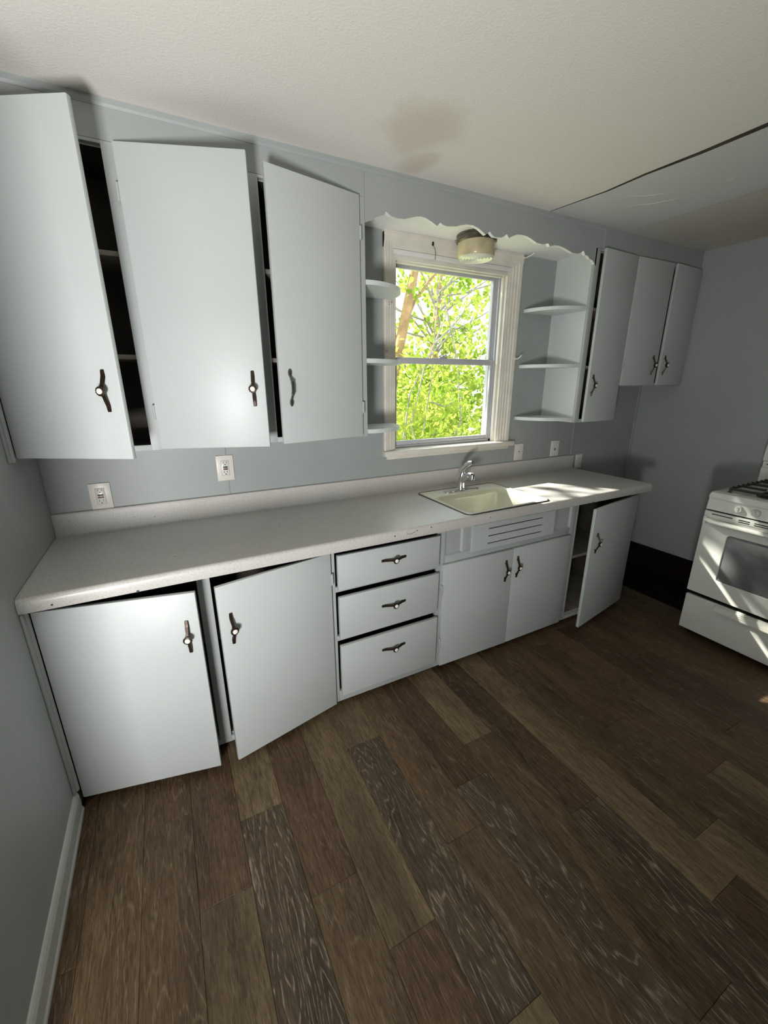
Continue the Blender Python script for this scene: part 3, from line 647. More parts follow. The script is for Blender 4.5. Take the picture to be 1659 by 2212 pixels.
def sink_unit():
    x0, x1 = 1.676, 2.694
    c = tag(empty('sink_cabinet', (x0, YF, 0)), 'grey sink base cabinet with slotted vent panel and two closed doors', 'cabinet'); carcass(c, x0, x1)
    stile(c, x0, 1.700); stile(c, 2.650, x1); stile(c, 1.812, 1.868, 0.695, BZ1); stile(c, 2.480, 2.522, 0.695, BZ1)
    rail(c, 1.700, 2.650, 0.640, 0.695); rail(c, 1.700, 2.650, BZ0, 0.050); rail(c, 1.700, 1.812, 0.835, BZ1); rail(c, 2.522, 2.650, 0.835, BZ1); rail(c, 1.868, 2.480, 0.835, BZ1)
    for a, b_ in ((1.700, 1.812), (2.522, 2.650)):
        bm = bm_new(); box(bm, a, b_, YF+0.011, YF+0.017, 0.695, 0.835)
        s = 0.009
        prism(bm, [(a, YF+0.011), (a, YF+0.002), (a+s, YF+0.011)], 'z', 0.695, 0.835); prism(bm, [(b_, YF+0.011), (b_-s, YF+0.011), (b_, YF+0.002)], 'z', 0.695, 0.835)
        prism(bm, [(YF+0.011, 0.695), (YF+0.002, 0.695), (YF+0.011, 0.695+s)], 'x', a, b_)
        ob('recessed_panel', bm, 'frame', c)
    # vent panel with three slots cut through
    bm = bm_new(); y0, y1 = YF-0.013, YF-0.0005; xa, xb = 1.866, 2.488; sa, sb = 1.975, 2.388
    zs = [0.688] + [v for z in (0.720, 0.763, 0.806) for v in (z-0.0028, z+0.0028)] + [0.838]
    box(bm, xa, sa, y0, y1, zs[0], zs[-1]); box(bm, sb, xb, y0, y1, zs[0], zs[-1])
    for i in range(0, len(zs), 2): box(bm, sa, sb, y0, y1, zs[i], zs[i+1])
    v = ob('vent_panel', bm, 'door', c); bx('vent_shade_sheet', 'dark', v, sa-0.01, sb+0.01, y1-0.003, y1, 0.70, 0.825)  # dark sheet behind the slots paints the shade of the hollow
    door(c, 1.680, YD, 0.034, 0.654, 0.484, 'L', 0.6, handle=1, hz=0.530, hs=(0.512, 0.185), hl=0.052)
    door(c, 2.644, YD, 0.034, 0.654, 0.476, 'R', 0.4, handle=1, hz=0.537, hl=0.033)
sink_unit()
def base_right():
    x0, x1 = 2.695, 3.300
    c = tag(empty('base_cabinet', (x0, YF, 0)), 'end base cabinet right of sink with its single door swung ajar', 'cabinet'); carcass(c, x0, x1)
    stile(c, x0, 2.712); stile(c, 3.262, x1); rail(c, 2.712, 3.262, BZ0, 0.050)
    bx('shelf', 'shelfwood', c, x0+0.016, x1-0.016, -0.545, -0.013, 0.448, 0.468)
    d = door(c, 3.284, YD, 0.034, 0.838, 0.597, 'R', 10.3, handle=1, hz=0.612, hl=0.060)
base_right()

# ------------------------------------------------------------------ countertop, sink, faucet
SX0, SX1, SY0, SY1 = 1.802, 2.404, -0.628, -0.118
def countertop():
    c = tag(empty('countertop', (0, -0.65, 0.86)), 'long speckled white laminate countertop running along the back wall', 'countertop')
    bm = bm_new(); x0, x1 = 0.001, 3.327; r = 0.016
    prof = [(-0.002, 0.914), (-0.6505+r, 0.914)] + [(-0.6505+r-r*math.sin(math.radians(a)), 0.914-r+r*math.cos(math.radians(a))) for a in (22, 45, 68, 90)]
    prof += [(-0.6505, 0.872), (-0.647, 0.863), (-0.640, 0.860), (-0.628, 0.860), (-0.626, 0.884), (-0.002, 0.884)]
    # cut around the sink: pieces left / right full depth, front and back strips
    hx0, hx1, hy0, hy1 = SX0+0.012, SX1-0.012, SY0+0.010, SY1-0.012
    prism(bm, prof, 'x', x0, hx0); prism(bm, prof, 'x', hx1, x1)
    fr = [(hy0, 0.914)] + prof[1:10] + [(hy0, 0.884)]
    fr = [(min(hy0, -0.6185), 0.914), (-0.6505+r, 0.914)] + prof[2:10] + [(min(hy0, -0.6185), 0.884)]
    prism(bm, fr, 'x', hx0, hx1); box(bm, hx0, hx1, hy1, -0.002, 0.884, 0.914)
    bmesh.ops.remove_doubles(bm, verts=bm.verts[:], dist=1e-5)
    ob('counter_slab', bm, 'counter', c, smooth=True)
    bm = bm_new(); prism(bm, [(-0.001, 0.914), (-0.030, 0.914), (-0.024, 0.917), (-0.020, 0.923), (-0.019, 1.008), (-0.016, 1.015), (-0.012, 1.017), (-0.001, 1.017)], 'x', x0, x1)
    ob('backsplash', bm, 'counter', c, smooth=True)
    bx('end_cap', 'counter', c, x1, x1+0.0015, -0.646, -0.004, 0.864, 0.911)
    bm = bm_new(); tube(bm, [(0.004, -0.64, 0.915), (0.004, -0.33, 0.9155), (0.004, -0.03, 0.915)], 0.0035, 6); ob('caulk_line', bm, 'caulk', c, smooth=True)
    for x, y, z, q in ((1.36, -0.6512, 0.890, 0.003), (1.48, -0.651, 0.897, 0.0025), (0.33, -0.651, 0.866, 0.004), (2.74, -0.6512, 0.868, 0.003), (1.93, -0.651, 0.894, 0.0025), (0.09, -0.651, 0.878, 0.003), (1.56, -0.6505, 0.900, 0.003)):
        bx('edge_chip', 'black', c, x-q, x+q, y, y+0.002, z-q*0.8, z+q)
    bm = bm_new(); tube(bm, [(1.425, -0.6495, 0.902), (1.425, -0.651, 0.889), (1.445, -0.651, 0.887), (1.465, -0.651, 0.892), (1.472, -0.6495, 0.900)], 0.0008, 5); ob('edge_crack', bm, 'black', c)
countertop()
def sink():
    s = tag(empty('kitchen_sink', ((SX0+SX1)/2, (SY0+SY1)/2, 0.914)), 'single bowl cream enamel sink with dark metal rim set in countertop', 'sink')
    def loop(bm, x0, x1, y0, y1, r, z): return [bm.verts.new((x, y, z)) for x, y in rrect(x0, x1, y0, y1, r, 6)]
    def bridge(bm, A, B):
        n = len(A)
        for i in range(n): bm.faces.new((A[i], A[(i+1) % n], B[(i+1) % n], B[i]))
    bm = bm_new()
    L = [loop(bm, SX0, SX1, SY0, SY1, 0.035, 0.9142), loop(bm, SX0+0.001, SX1-0.001, SY0+0.001, SY1-0.001, 0.035, 0.9185), loop(bm, SX0+0.008, SX1-0.008, SY0+0.008, SY1-0.008, 0.030, 0.9195), loop(bm, SX0+0.010, SX1-0.010, SY0+0.010, SY1-0.010, 0.029, 0.917)]
    for A, B in zip(L, L[1:]): bridge(bm, A, B)
    bmesh.ops.recalc_face_normals(bm, faces=bm.faces[:]); ob('rim', bm, 'steel', s, smooth=True)
    bm = bm_new(); bx0, bx1, by0, by1 = SX0+0.035, SX1-0.035, SY0+0.034, -0.245
    L = [loop(bm, SX0+0.009, SX1-0.009, SY0+0.009, SY1-0.009, 0.030, 0.9175)]
    L.append(loop(bm, bx0-0.006, bx1+0.006, by0-0.006, by1+0.006, 0.055, 0.919))
    for k, z in ((0.0, 0.916), (0.005, 0.908), (0.010, 0.88), (0.018, 0.80), (0.030, 0.755), (0.055, 0.738), (0.10, 0.734)):
        L.append(loop(bm, bx0+k, bx1-k, by0+k, by1-k, 0.055, z))
    for A, B in zip(L, L[1:]): bridge(bm, A, B)
    bm.faces.new(L[-1]); bmesh.ops.recalc_face_normals(bm, faces=bm.faces[:])
    for f in bm.faces:
        pass
    ob('basin', bm, 'sink', s, smooth=True)
    bm = bm_new(); lathe(bm, [(0.042, 0.0), (0.042, 0.003), (0.036, 0.004), (0.030, -0.002), (0, -0.004)], ((bx0+bx1)/2, (by0+by1)/2, 0.7345), seg=24); ob('drain', bm, 'steel', s, smooth=True)
sink()
def faucet():
    X, Y, Z = 2.085, -0.200, 0.9185
    f = tag(empty('kitchen_faucet', (X, Y, Z)), 'chrome single lever faucet standing behind the sink bowl', 'faucet')
    bm = bm_new(); out = rrect(X-0.131, X+0.131, Y-0.029, Y+0.029, 0.0285, 8); inn = rrect(X-0.126, X+0.126, Y-0.024, Y+0.024, 0.0235, 8)
    va, vb = prism(bm, out, 'z', Z, Z+0.005)
    top = [bm.verts.new((x, y, Z+0.010)) for x, y in inn]
    for i in range(len(out)): bm.faces.new((vb[i], vb[(i+1) % len(out)], top[(i+1) % len(out)], top[i]))
    bm.faces.new(top); bmesh.ops.recalc_face_normals(bm, faces=bm.faces[:]); ob('base_plate', bm, 'chrome', f, smooth=True)
    bm = bm_new(); tube(bm, [(X, Y+0.004, Z+0.008), (X, Y+0.006, Z+0.030), (X, Y+0.006, Z+0.070), (X, Y+0.001, Z+0.100), (X, Y-0.006, Z+0.118)], [0.026, 0.0245, 0.0245, 0.023, 0.016], 18); ob('body', bm, 'chrome', f, smooth=True)
    bm = bm_new(); lathe(bm, [(0.029, 0.009), (0.029, 0.014), (0.026, 0.018), (0, 0.018)], (X, Y+0.004, Z), seg=22); ob('collar', bm, 'chrome', f, smooth=True)
    bm = bm_new(); tube(bm, [(X, Y, Z+0.060), (X, Y-0.030, Z+0.090), (X, Y-0.055, Z+0.108), (X, Y-0.078, Z+0.116), (X, Y-0.094, Z+0.114)], [0.020, 0.019, 0.0165, 0.015, 0.014], 14)
    lathe(bm, [(0.0135, 0.008), (0.0150, 0.0), (0.0150, -0.024), (0.011, -0.025), (0, -0.019)], (X, Y-0.098, Z+0.112), seg=16); ob('spout', bm, 'chrome', f, smooth=True)
    bm = bm_new(); tube(bm, [(X, Y+0.016, Z+0.080), (X, Y+0.014, Z+0.108), (X, Y-0.004, Z+0.138), (X, Y-0.034, Z+0.164), (X, Y-0.064, Z+0.182), (X, Y-0.090, Z+0.191)], [0.022, 0.022, 0.0195, 0.017, 0.016, 0.010], 14, flat=0.6); ob('lever', bm, 'chrome', f, smooth=True)
faucet()

# ------------------------------------------------------------------ light fixture, wall plates, hooks
def ceiling_light():
    X, Y, Z = 2.138, -0.150, 2.325
    f = tag(empty('ceiling_light', (X, Y, Z)), 'small drum ceiling light with tarnished band above window', 'light')
    bm = bm_new(); lathe(bm, [(0.0, 0.0), (0.108, 0.0), (0.110, -0.004), (0.106, -0.010), (0.109, -0.014), (0.109, -0.034), (0.105, -0.038), (0.098, -0.038), (0.098, -0.030)], (X, Y, Z), seg=40); ob('band', bm, 'lampband', f, smooth=True)
    bm = bm_new(); lathe(bm, [(0.099, -0.028), (0.1005, -0.040), (0.1005, -0.100), (0.097, -0.107), (0.092, -0.109)], (X, Y, Z), seg=40); ob('glass_drum', bm, 'lampglass', f, smooth=True)
    bm = bm_new(); pr = [(0.093, -0.107)]
    for k in range(5):
        r = 0.088-k*0.0175; pr += [(r, -0.117), (r-0.009, -0.108)]
    pr += [(0.0, -0.114)]
    lathe(bm, pr, (X, Y, Z), seg=40); ob('lens', bm, 'lens', f, smooth=True)
    for a in (0.4, 2.5, 4.6):
        bm = bm_new(); lathe_dir(bm, [(0.005, 0.0), (0.005, 0.008), (0, 0.010)], (X+0.108*math.cos(a), Y+0.108*math.sin(a), Z-0.024), (math.cos(a), math.sin(a), 0), 10); ob('thumb_screw', bm, 'lampband', f, smooth=True)
ceiling_light()
def wall_plate(kind, xc, z0, z1, w, label, group, mat='plate', tilt=0.0):
    zc = (z0+z1)/2; h = z1-z0
    p = tag(empty({'gfci': 'electrical_outlet', 'duplex': 'electrical_outlet', 'toggle': 'light_switch', 'blank': 'light_switch'}[kind], (xc, 0, zc)), label, {'gfci': 'outlet', 'duplex': 'outlet'}.get(kind, 'switch'), group)
    bm = bm_new(); box(bm, -w/2, w/2, -0.0075, -0.0005, -h/2, h/2, 0.0025, 3); ob('cover_plate', bm, mat, p, local=True, smooth=True)
    def part(nm, m, x0, x1, y0, y1, a, b_, bev=0.0):
        bm = bm_new(); box(bm, x0, x1, y0, y1, a, b_, bev); ob(nm, bm, m, p, local=True, smooth=bool(bev))
    if kind == 'gfci':
        part('insert_gap', 'black', -0.0185, 0.0185, -0.0078, -0.006, -0.0375, 0.0375); part('receptacle', mat, -0.0178, 0.0178, -0.0095, -0.006, -0.0368, 0.0368, 0.0015)
        for s in (1, -1):
            zz = 0.024*s
            part('slot', 'black', -0.0085, -0.0060, -0.0098, -0.008, zz, zz+0.009); part('slot', 'black', 0.0060, 0.0085, -0.0098, -0.008, zz, zz+0.009)
            bm = bm_new(); lathe_dir(bm, [(0.003, 0), (0.003, 0.001), (0, 0.001)], (0, -0.0090, zz-0.006), (0, -1, 0), 10); ob('ground_hole', bm, 'black', p, local=True)
        part('button', 'black', -0.011, 0.011, -0.0108, -0.009, 0.0015, 0.0085, 0.0005); part('button', 'red', -0.011, 0.011, -0.0108, -0.009, -0.0085, -0.0015, 0.0005)
    elif kind == 'duplex':
        for s in (1, -1):
            bm = bm_new(); lathe_dir(bm, [(0.017, 0.007), (0.0165, 0.0095), (0, 0.0095)], (0, 0, 0.0195*s), (0, -1, 0), 18); ob('receptacle', bm, 'plate_white', p, local=True, smooth=True)
            for x in (-0.0065, 0.0065): part('slot', 'black', x-0.0012, x+0.0012, -0.0100, -0.009, 0.0195*s, 0.0195*s+0.008)
            part('slot', 'black', -0.002, 0.002, -0.0100, -0.009, 0.0195*s-0.010, 0.0195*s-0.006)
    elif kind == 'toggle':
        part('switch_slot', 'black', -0.0050, 0.0050, -0.0082, -0.006, -0.015, 0.010)
        bm = bm_new(); prism(bm, [(-0.006, 0.0), (-0.018, 0.010), (-0.018, 0.014), (-0.006, 0.011)], 'x', -0.004, 0.004); ob('toggle', bm, mat, p, local=True)
    else:
        part('switch_slot', 'red', -0.0045, 0.0045, -0.0079, -0.006, -0.010, 0.008)
        bm = bm_new(); prism(bm, [(-0.006, -0.010), (-0.017, -0.004), (-0.017, 0.0), (-0.006, 0.002)], 'x', -0.004, 0.004); ob('toggle', bm, mat, p, local=True)
    for s in (1, -1):
        bm = bm_new(); lathe_dir(bm, [(0.003, 0.0075), (0.0025, 0.0085), (0, 0.0085)], (0, 0, s*h*0.41), (0, -1, 0), 8); ob('screw', bm, mat, p, local=True)
wall_plate('gfci', 0.1935, 1.0175, 1.136, 0.084, 'ivory outlet with test buttons resting on backsplash near left wall', 'outlets')
wall_plate('gfci', 0.736, 1.0905, 1.218, 0.082, 'ivory outlet with test buttons high on wall below second cabinet door', 'outlets')
wall_plate('blank', 2.744, 1.0225, 1.141, 0.082, 'ivory switch plate on wall just right of window sill', 'switches')
wall_plate('toggle', 3.116, 1.0225, 1.141, 0.085, 'white switch plate with dark slot left of the wall seam', 'switches', 'plate_white')
wall_plate('duplex', 3.408, 0.902, 1.014, 0.073, 'dim white duplex outlet on wall past the countertop end', 'outlets', 'plate_white')
def hooks():
    def hook(label, pts, r=0.0035):
        bm = bm_new(); tube(bm, pts, r, 8); p = pts[0]; box(bm, p[0]-0.008, p[0]+0.008, -0.0255, -0.0195, p[2]-0.010, p[2]+0.010, 0.001)
        tag(ob('curtain_hook', bm, 'trim', smooth=True), label, 'hook', 'curtain hooks on the window casing')
    hook('small white curtain hook at top right corner of window casing', [(2.612, -0.024, 2.300), (2.615, -0.045, 2.298), (2.625, -0.070, 2.305), (2.640, -0.085, 2.318)])
    hook('small white curtain hook halfway up right window casing', [(2.610, -0.022, 1.715), (2.612, -0.045, 1.712), (2.62, -0.060, 1.722), (2.626, -0.066, 1.735)])
    hook('small cream curtain hook halfway up left window casing', [(1.652, -0.022, 1.735), (1.650, -0.045, 1.732), (1.648, -0.060, 1.742)])
    hook('cream curtain hook under the top left corner shelf', [(1.662, -0.022, 1.970), (1.662, -0.045, 1.960), (1.660, -0.055, 1.972)])
    bm = bm_new(); box(bm, 1.934, 1.944, -0.028, -0.019, 2.282, 2.300, 0.002); tube(bm, [(1.939, -0.026, 2.284), (1.950, -0.03, 2.265), (1.957, -0.025, 2.240), (1.958, -0.02, 2.215)], 0.0012, 6)
    tag(ob('wire_hook', bm, 'bronze', smooth=True), 'rusty hook with loose wire on top window casing', 'hook')
hooks()

# ------------------------------------------------------------------ stove
def stove():
    X, Y1, Y0, B = 3.287, -1.0, -1.76, 3.935
    s = tag(empty('gas_stove', ((X+B)/2, (Y0+Y1)/2, 0)), 'white gas stove against the right wall', 'stove')
    bx('body', 'enamel', s, X+0.035, B, Y0+0.002, Y1-0.002, 0.035, 0.905, 0.004)
    for x in (X+0.07, B-0.05):
        for y in (Y0+0.05, Y1-0.05):
            bm = bm_new(); lathe(bm, [(0.018, 0.0), (0.018, 0.012), (0.010, 0.014), (0.010, 0.04)], (x, y, 0.0), seg=12); ob('foot', bm, 'black', s)
    bx('door_gap_shade', 'dark', s, X+0.020, X+0.034, Y0+0.006, Y1-0.006, 0.280, 0.318); bx('panel_gap_shade', 'dark', s, X+0.012, X+0.034, Y0+0.006, Y1-0.006, 0.830, 0.846); bx('top_gap_shade', 'dark', s, X+0.012, X+0.034, Y0+0.006, Y1-0.006, 0.908, 0.916)  # black strips paint the shade inside the gaps between stove fronts
    dr = bx('drawer', 'enamel', s, X, X+0.032, Y0+0.002, Y1-0.002, 0.047, 0.284, 0.006, 3)
    bm = bm_new(); y0, y1 = Y0+0.172, Y1-0.172
    prism(bm, [(X+0.002, 0.281), (X-0.012, 0.279), (X-0.016, 0.276), (X-0.016, 0.272), (X-0.021, 0.270), (X-0.021, 0.265), (X-0.026, 0.263), (X-0.026, 0.256), (X-0.030, 0.254), (X-0.030, 0.246), (X-0.024, 0.243), (X-0.012, 0.256), (X+0.002, 0.260)], 'y', y0, y1)
    ob('drawer_handle', bm, 'knob', dr, smooth=True)
    bm = bm_new(); wy0, wy1, wz0, wz1 = Y0+0.135, Y1-0.135, 0.422, 0.716
    # oven door front with a rounded window opening
    o4 = [(Y0+0.002, 0.312), (Y1-0.002, 0.312), (Y1-0.002, 0.834), (Y0+0.002, 0.834)]
    inn = rrect(wy0, wy1, wz0, wz1, 0.020, 5)
    def ring(x, pts): return [bm.verts.new((x, a, b_)) for a, b_ in pts]
    def outer_match(pts):
        res = []
        cy, cz = (Y0+Y1)/2, (0.312+0.834)/2
        hy, hz = (Y1-Y0)/2-0.002, 0.261
        for k, (a, b_) in enumerate(pts):
            q = k//6; e = k % 6
            sx, sz = ((1, 1), (-1, 1), (-1, -1), (1, -1))[q]
            res.append((cy+sx*hy, cz+sz*hz))
        return res
    om = outer_match(inn)
    A = ring(X, [(cy_*1.0, cz_) for cy_, cz_ in om]); Bv = ring(X, inn); Cv = ring(X+0.006, rrect(wy0+0.003, wy1-0.003, wz0+0.003, wz1-0.003, 0.018, 5)); Dv = ring(X+0.036, om)
    n = len(inn)
    for i in range(n):
        j = (i+1) % n
        for P, Q in ((A, Bv), (Bv, Cv), (Dv, A)): bm.faces.new((P[i], P[j], Q[j], Q[i]))
    bmesh.ops.remove_doubles(bm, verts=bm.verts[:], dist=1e-6); bmesh.ops.recalc_face_normals(bm, faces=bm.faces[:])
    od = ob('oven_door', bm, 'enamel', s)
    bx('oven_window', 'ovenglass', od, X+0.0055, X+0.012, wy0-0.002, wy1+0.002, wz0-0.002, wz1+0.002)
    bx('door_lip', 'enamel', od, X-0.006, X+0.004, Y0+0.002, Y1-0.002, 0.800, 0.833, 0.003)
    for a, b_, z in ((-1.040, -1.142, 0.8205), (-1.172, -1.225, 0.8205), (-1.172, -1.225, 0.8095), (-1.245, -1.37, 0.8205), (-1.245, -1.37, 0.8095), (-1.39, -1.515, 0.8205), (-1.39, -1.515, 0.8095), (-1.535, -1.588, 0.8205), (-1.535, -1.588, 0.8095), (-1.618, -1.72, 0.8205)):
        bx('vent_slot', 'black', od, X-0.0066, X-0.005, b_, a, z-0.0028, z+0.0028)
    # handle: bowed bar across the door
    bm = bm_new(); pts = []
    for i in range(17):
        t = i/16; y = Y1-0.022+(Y0-Y1+0.044)*t; e = min(t, 1-t); k = min(1, e/0.10); pts.append((X-0.006-0.026*math.sin(k*math.pi/2), y, 0.779))
    tube(bm, pts, 0.0185, 12, flat=0.75); box(bm, X-0.012, X+0.002, Y1-0.022, Y1-0.003, 0.757, 0.800, 0.004); box(bm, X-0.012, X+0.002, Y0+0.003, Y0+0.022, 0.757, 0.800, 0.004)
    ob('door_handle', bm, 'enamel', od, smooth=True)
    bm = bm_new(); prism(bm, [(X+0.002, 0.842), (X+0.010, 0.912), (X+0.06, 0.912), (X+0.06, 0.842)], 'y', Y0+0.002, Y1-0.002)
    cp = ob('control_panel', bm, 'enamel', s)
    for y in (-1.159, -1.238, -1.38, -1.522, -1.601):
        bm = bm_new(); lathe_dir(bm, [(0.021, 0.0), (0.0205, 0.006), (0.019, 0.018), (0.0165, 0.021), (0, 0.021)], (X+0.006, y, 0.876), (-1, 0, 0.11), 20); box(bm, X-0.020, X-0.010, y-0.0045, y+0.0045, 0.861, 0.893, 0.002); box(bm, X-0.0205, X-0.0195, y-0.001, y+0.001, 0.885, 0.892, 0, mi=1)
        ob('knob', bm, ['knob', 'black'], cp, smooth=True)
    # cooktop: rounded slab with a sunken well
    bm = bm_new()
    def loop(x0, x1, y0, y1, r, z): return [bm.verts.new((x, y, z)) for x, y in rrect(x0, x1, y0, y1, r, 5)]
    x0, x1 = X-0.004, B-0.06
    L = [loop(x0, x1, Y0, Y1, 0.012, 0.914), loop(x0, x1, Y0, Y1, 0.012, 0.930), loop(x0+0.006, x1, Y0+0.005, Y1-0.005, 0.012, 0.945), loop(x0+0.020, x1-0.002, Y0+0.014, Y1-0.014, 0.014, 0.951), loop(x0+0.055, x1-0.01, Y0+0.055, Y1-0.055, 0.02, 0.951), loop(x0+0.062, x1-0.016, Y0+0.062, Y1-0.062, 0.02, 0.940), loop(x0+0.075, x1-0.03, Y0+0.075, Y1-0.075, 0.02, 0.938)]
    for A_, B_ in zip(L, L[1:]):
        for i in range(len(A_)): bm.faces.new((A_[i], A_[(i+1) % len(A_)], B_[(i+1) % len(A_)], B_[i]))
    bm.faces.new(L[-1]); bm.faces.new(L[0][::-1]); bmesh.ops.recalc_face_normals(bm, faces=bm.faces[:]); ob('cooktop', bm, 'enamel', s, smooth=True)
    for cy in (-1.19, -1.57):
        bm = bm_new(); gx0, gx1, gy0, gy1, z = X+0.060, B-0.085, cy-0.165, cy+0.115 if cy > -1.3 else cy+0.165, 0.972
        if cy < -1.3: gy0, gy1 = cy-0.115, cy+0.165
        for a, b_ in (((gx0, gy0), (gx1, gy0)), ((gx0, gy1), (gx1, gy1)), ((gx0, gy0), (gx0, gy1)), ((gx1, gy0), (gx1, gy1)), (((gx0+gx1)/2, gy0), ((gx0+gx1)/2, gy1))):
            n = 12; pts = [(a[0]+(b_[0]-a[0])*i/n, a[1]+(b_[1]-a[1])*i/n, z+0.004*math.sin(i*math.pi)) for i in range(n+1)]; tube(bm, pts, 0.007, 8)
        for k in range(9):
            x = gx0+(gx1-gx0)*(k+0.5)/9
            for y in (gy0, gy1): tube(bm, [(x, y, z), (x, y, z+0.012)], [0.009, 0.005], 8)
        for fx in (0.25, 0.75):
            x = gx0+(gx1-gx0)*fx; yc = (gy0+gy1)/2
            for a in range(4):
                dx, dy = ((1, 0), (-1, 0), (0, 1), (0, -1))[a]; tube(bm, [(x+dx*0.025, yc+dy*0.025, z), (x+dx*0.135 if dx else x, yc+dy*(gy1-gy0)/2, z)], 0.006, 8)
        for x in (gx0, gx1):
            for y in (gy0, gy1): tube(bm, [(x, y, z), (x, y, 0.939)], 0.007, 8)
        ob('burner_grate', bm, 'iron', s, smooth=True)
        for fx in (0.25, 0.75):
            bm = bm_new(); x = gx0+(gx1-gx0)*fx; yc = (gy0+gy1)/2
            lathe(bm, [(0.060, 0.0), (0.058, 0.004), (0.040, 0.005), (0.038, 0.018), (0.034, 0.022), (0, 0.023)], (x, yc, 0.938), seg=24); ob('burner', bm, 'iron', s, smooth=True)
    bm = bm_new(); prism(bm, [(B-0.075, 0.930), (B-0.070, 1.035), (B-0.062, 1.042), (B-0.062, 1.075), (B-0.078, 1.083), (B-0.070, 1.185), (B-0.050, 1.215), (B-0.004, 1.218), (B-0.004, 0.900), (B-0.075, 0.900)], 'y', Y0, Y1-0.001)
    bg = ob('backguard', bm, 'enamel', s)
    bx('vent_slot', 'black', bg, B-0.0635, B-0.0625, Y0+0.02, Y1-0.02, 1.056, 1.062)
stove()

# ------------------------------------------------------------------ garden outside the window
def leaves(name, blobs, count, size, mat, parent, seed, face=None):
    r = random.Random(seed); vs, fs = [], []
    off = wpos(parent)
    tot = sum(b[3]*b[4]*b[5] for b in blobs)
    for bl in blobs:
        k = int(count*bl[3]*bl[4]*bl[5]/tot)
        for _ in range(k):
            while True:
                p = Vector((r.uniform(-1, 1), r.uniform(-1, 1), r.uniform(-1, 1)))
                if p.length < 1: break
            c = Vector((bl[0]+p.x*bl[3], bl[1]+p.y*bl[4], bl[2]+p.z*bl[5]))-off
            nrm = Vector((r.gauss(0, 1), r.gauss(0, 1), r.gauss(0.6, 0.8))).normalized(); t = nrm.orthogonal().normalized()
            t = (Matrix.Rotation(r.uniform(0, 6.28), 3, nrm) @ t); b = nrm.cross(t); s = size*r.uniform(0.6, 1.25); dn = nrm*(-0.12*s)
            i = len(vs)
            for u, v, d in ((-0.5, 0, 0), (-0.28, 0.40, 1), (0.10, 0.36, 1), (0.62, 0, 0.3), (0.10, -0.36, 1), (-0.28, -0.40, 1)):
                vs.append(tuple(c + t*(u*s) + b*(v*s) + dn*d))
            fs += [(i, i+3, i+2, i+1), (i, i+5, i+4, i+3)]
    me = bpy.data.meshes.new(name); me.from_pydata(vs, [], fs); me.materials.append(M[mat]); me.update()
    o = bpy.data.objects.new(name, me); COL.objects.link(o); o.parent = parent; o['kind'] = 'stuff'; return o
def branch_part(nm, pts, rad, mat, parent, seg=7):
    bm = bm_new(); tube(bm, pts, rad, seg); return ob(nm, bm, mat, parent, smooth=True)
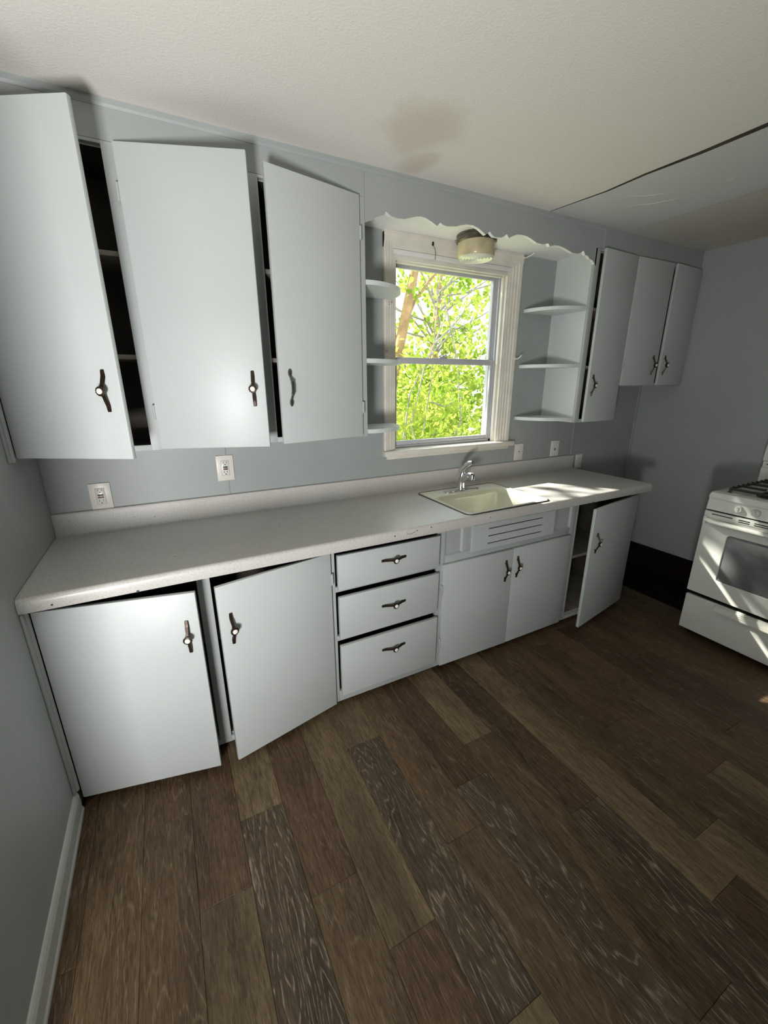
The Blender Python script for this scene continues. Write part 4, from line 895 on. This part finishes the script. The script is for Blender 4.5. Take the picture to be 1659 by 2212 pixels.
def garden():
    bm = bm_new(); box(bm, -14, 22, 0.15, 26, -0.55, -0.45); tag(ob('ground', bm, 'grass'), 'grass ground outside the window', kind='structure')
    r = random.Random(11)
    # leaning tree at the left of the view
    t = tag(empty('leaning_tree', (3.35, 3.6, -0.45)), 'leaning tan-barked tree seen at upper left through window', 'tree')
    branch_part('trunk', [(3.35, 3.6, -0.45), (3.48, 3.6, 0.6), (3.62, 3.55, 1.5), (3.76, 3.5, 2.2), (3.95, 3.5, 3.0), (4.2, 3.5, 4.2)], [0.12, 0.10, 0.085, 0.075, 0.065, 0.04], 'bark', t, 10)
    branch_part('branch', [(3.70, 3.55, 1.95), (3.66, 3.6, 2.4), (3.75, 3.7, 3.2)], [0.05, 0.045, 0.02], 'bark', t)
    branch_part('branch', [(3.80, 3.5, 2.35), (4.05, 3.6, 2.75), (4.6, 3.7, 3.3)], [0.04, 0.03, 0.015], 'bark', t)
    leaves('foliage', [(3.7, 3.5, 3.3, 1.1, 0.8, 0.7), (3.4, 3.8, 1.2, 0.7, 0.5, 0.9)], 800, 0.085, 'leaf', t, 1)
    # young maple: thin stems in the middle of the view
    t = tag(empty('young_maple', (3.9, 3.0, -0.45)), 'thin-stemmed green sapling close outside the middle of window', 'tree')
    for pts in ([(3.9, 3.0, -0.45), (3.85, 3.0, 0.8), (3.98, 3.0, 1.6), (4.02, 3.0, 2.3), (4.12, 3.05, 3.2)], [(3.9, 3.0, 0.2), (3.62, 2.95, 1.0), (3.80, 2.9, 1.8), (4.15, 2.9, 2.5)], [(3.9, 3.0, -0.2), (4.55, 3.0, 1.0), (4.42, 3.0, 1.9), (4.15, 3.0, 2.7)],
                [(3.5, 3.0, 0.6), (3.65, 3.05, 1.4), (3.95, 3.1, 1.9), (4.6, 3.2, 2.4)], [(4.02, 3.0, 2.1), (4.4, 3.1, 2.35), (4.8, 3.2, 2.75)], [(4.0, 3.0, 1.3), (4.3, 3.1, 1.22), (4.7, 3.2, 1.35)]):
        branch_part('branch', pts, [0.014, 0.012, 0.010, 0.008, 0.005][:len(pts)], 'twig', t, 6)
    leaves('foliage', [(4.1, 3.2, 1.5, 0.9, 0.6, 0.45), (4.2, 3.3, 0.9, 1.1, 0.6, 0.55), (4.7, 3.3, 2.4, 0.55, 0.5, 0.5), (3.75, 3.2, 1.9, 0.45, 0.4, 0.35)], 1250, 0.080, 'leaf', t, 2)
    # denser shrubs and trees behind
    t = tag(empty('background_tree', (6.4, 6.5, -0.45)), 'leafy green tree filling the back of the window view', 'tree')
    branch_part('trunk', [(6.4, 6.5, -0.45), (6.5, 6.5, 1.0), (6.35, 6.5, 2.4), (6.6, 6.6, 4.5)], [0.13, 0.11, 0.09, 0.05], 'bark', t, 9)
    for _ in range(44):
        z = r.uniform(0.6, 3.6); a = r.uniform(-1, 1); p0 = Vector((6.4, 6.5, z)); p2 = p0+Vector((a*2.2, r.uniform(-0.8, 0.4), r.uniform(0.1, 1.3))); p1 = (p0+p2)/2+Vector((0, 0, r.uniform(-0.2, 0.25)))
        branch_part('branch', [p0, p1, p2], [0.028, 0.02, 0.008], 'twig', t, 5)
    leaves('foliage', [(6.2, 6.3, 0.9, 2.2, 0.9, 1.1), (5.3, 5.8, 1.6, 0.9, 0.8, 0.7), (7.4, 6.4, 2.0, 1.0, 0.8, 1.0), (6.3, 6.6, 2.5, 1.3, 0.6, 0.7), (7.2, 6.8, 3.9, 1.2, 0.8, 0.8)], 4600, 0.115, 'leaf', t, 3)
    t = tag(empty('garden_shrub', (4.6, 4.4, -0.45)), 'bright green shrub low outside the window', 'shrub')
    for _ in range(9):
        a = r.uniform(-0.6, 0.6); branch_part('branch', [(4.6, 4.4, -0.45), (4.6+a*0.5, 4.4, 0.3), (4.6+a*1.6, 4.4+r.uniform(-0.3, 0.3), r.uniform(0.9, 1.6))], [0.02, 0.014, 0.006], 'twig', t, 5)
    leaves('foliage', [(4.5, 4.4, 0.7, 1.3, 0.6, 0.7), (5.2, 4.6, 1.0, 0.7, 0.6, 0.6)], 2300, 0.085, 'leaf', t, 4)
    # tall shade tree up towards the sun: dapples the light on counter and stove
    t = tag(empty('shade_tree', (-3.2, 4.6, -0.45)), 'tall shade tree outside left, above the window view', 'tree')
    branch_part('trunk', [(-3.2, 4.6, -0.45), (-3.1, 4.6, 2.0), (-2.9, 4.5, 4.0), (-2.6, 4.5, 6.4)], [0.22, 0.19, 0.15, 0.09], 'bark', t, 10)
    for _ in range(10):
        z = r.uniform(4.2, 5.8); p0 = Vector((-2.75, 4.5, z)); p2 = p0+Vector((r.uniform(-0.8, 2.3), r.uniform(-0.7, 0.6), r.uniform(0.4, 1.2)))
        branch_part('branch', [p0, (p0+p2)/2, p2], [0.032, 0.02, 0.008], 'bark', t, 6)
    leaves('foliage', [(-1.35, 4.37, 5.54, 0.34, 0.5, 0.25), (-1.1, 4.5, 6.52, 0.8, 0.6, 0.40), (-2.35, 4.4, 5.9, 0.4, 0.6, 0.7)], 640, 0.13, 'leaf2', t, 28)
    leaves('foliage', [(-0.95, 4.37, 5.95, 0.65, 0.55, 0.50), (-0.4, 4.3, 5.6, 0.5, 0.6, 0.6)], 58, 0.125, 'leaf2', t, 160)
garden()
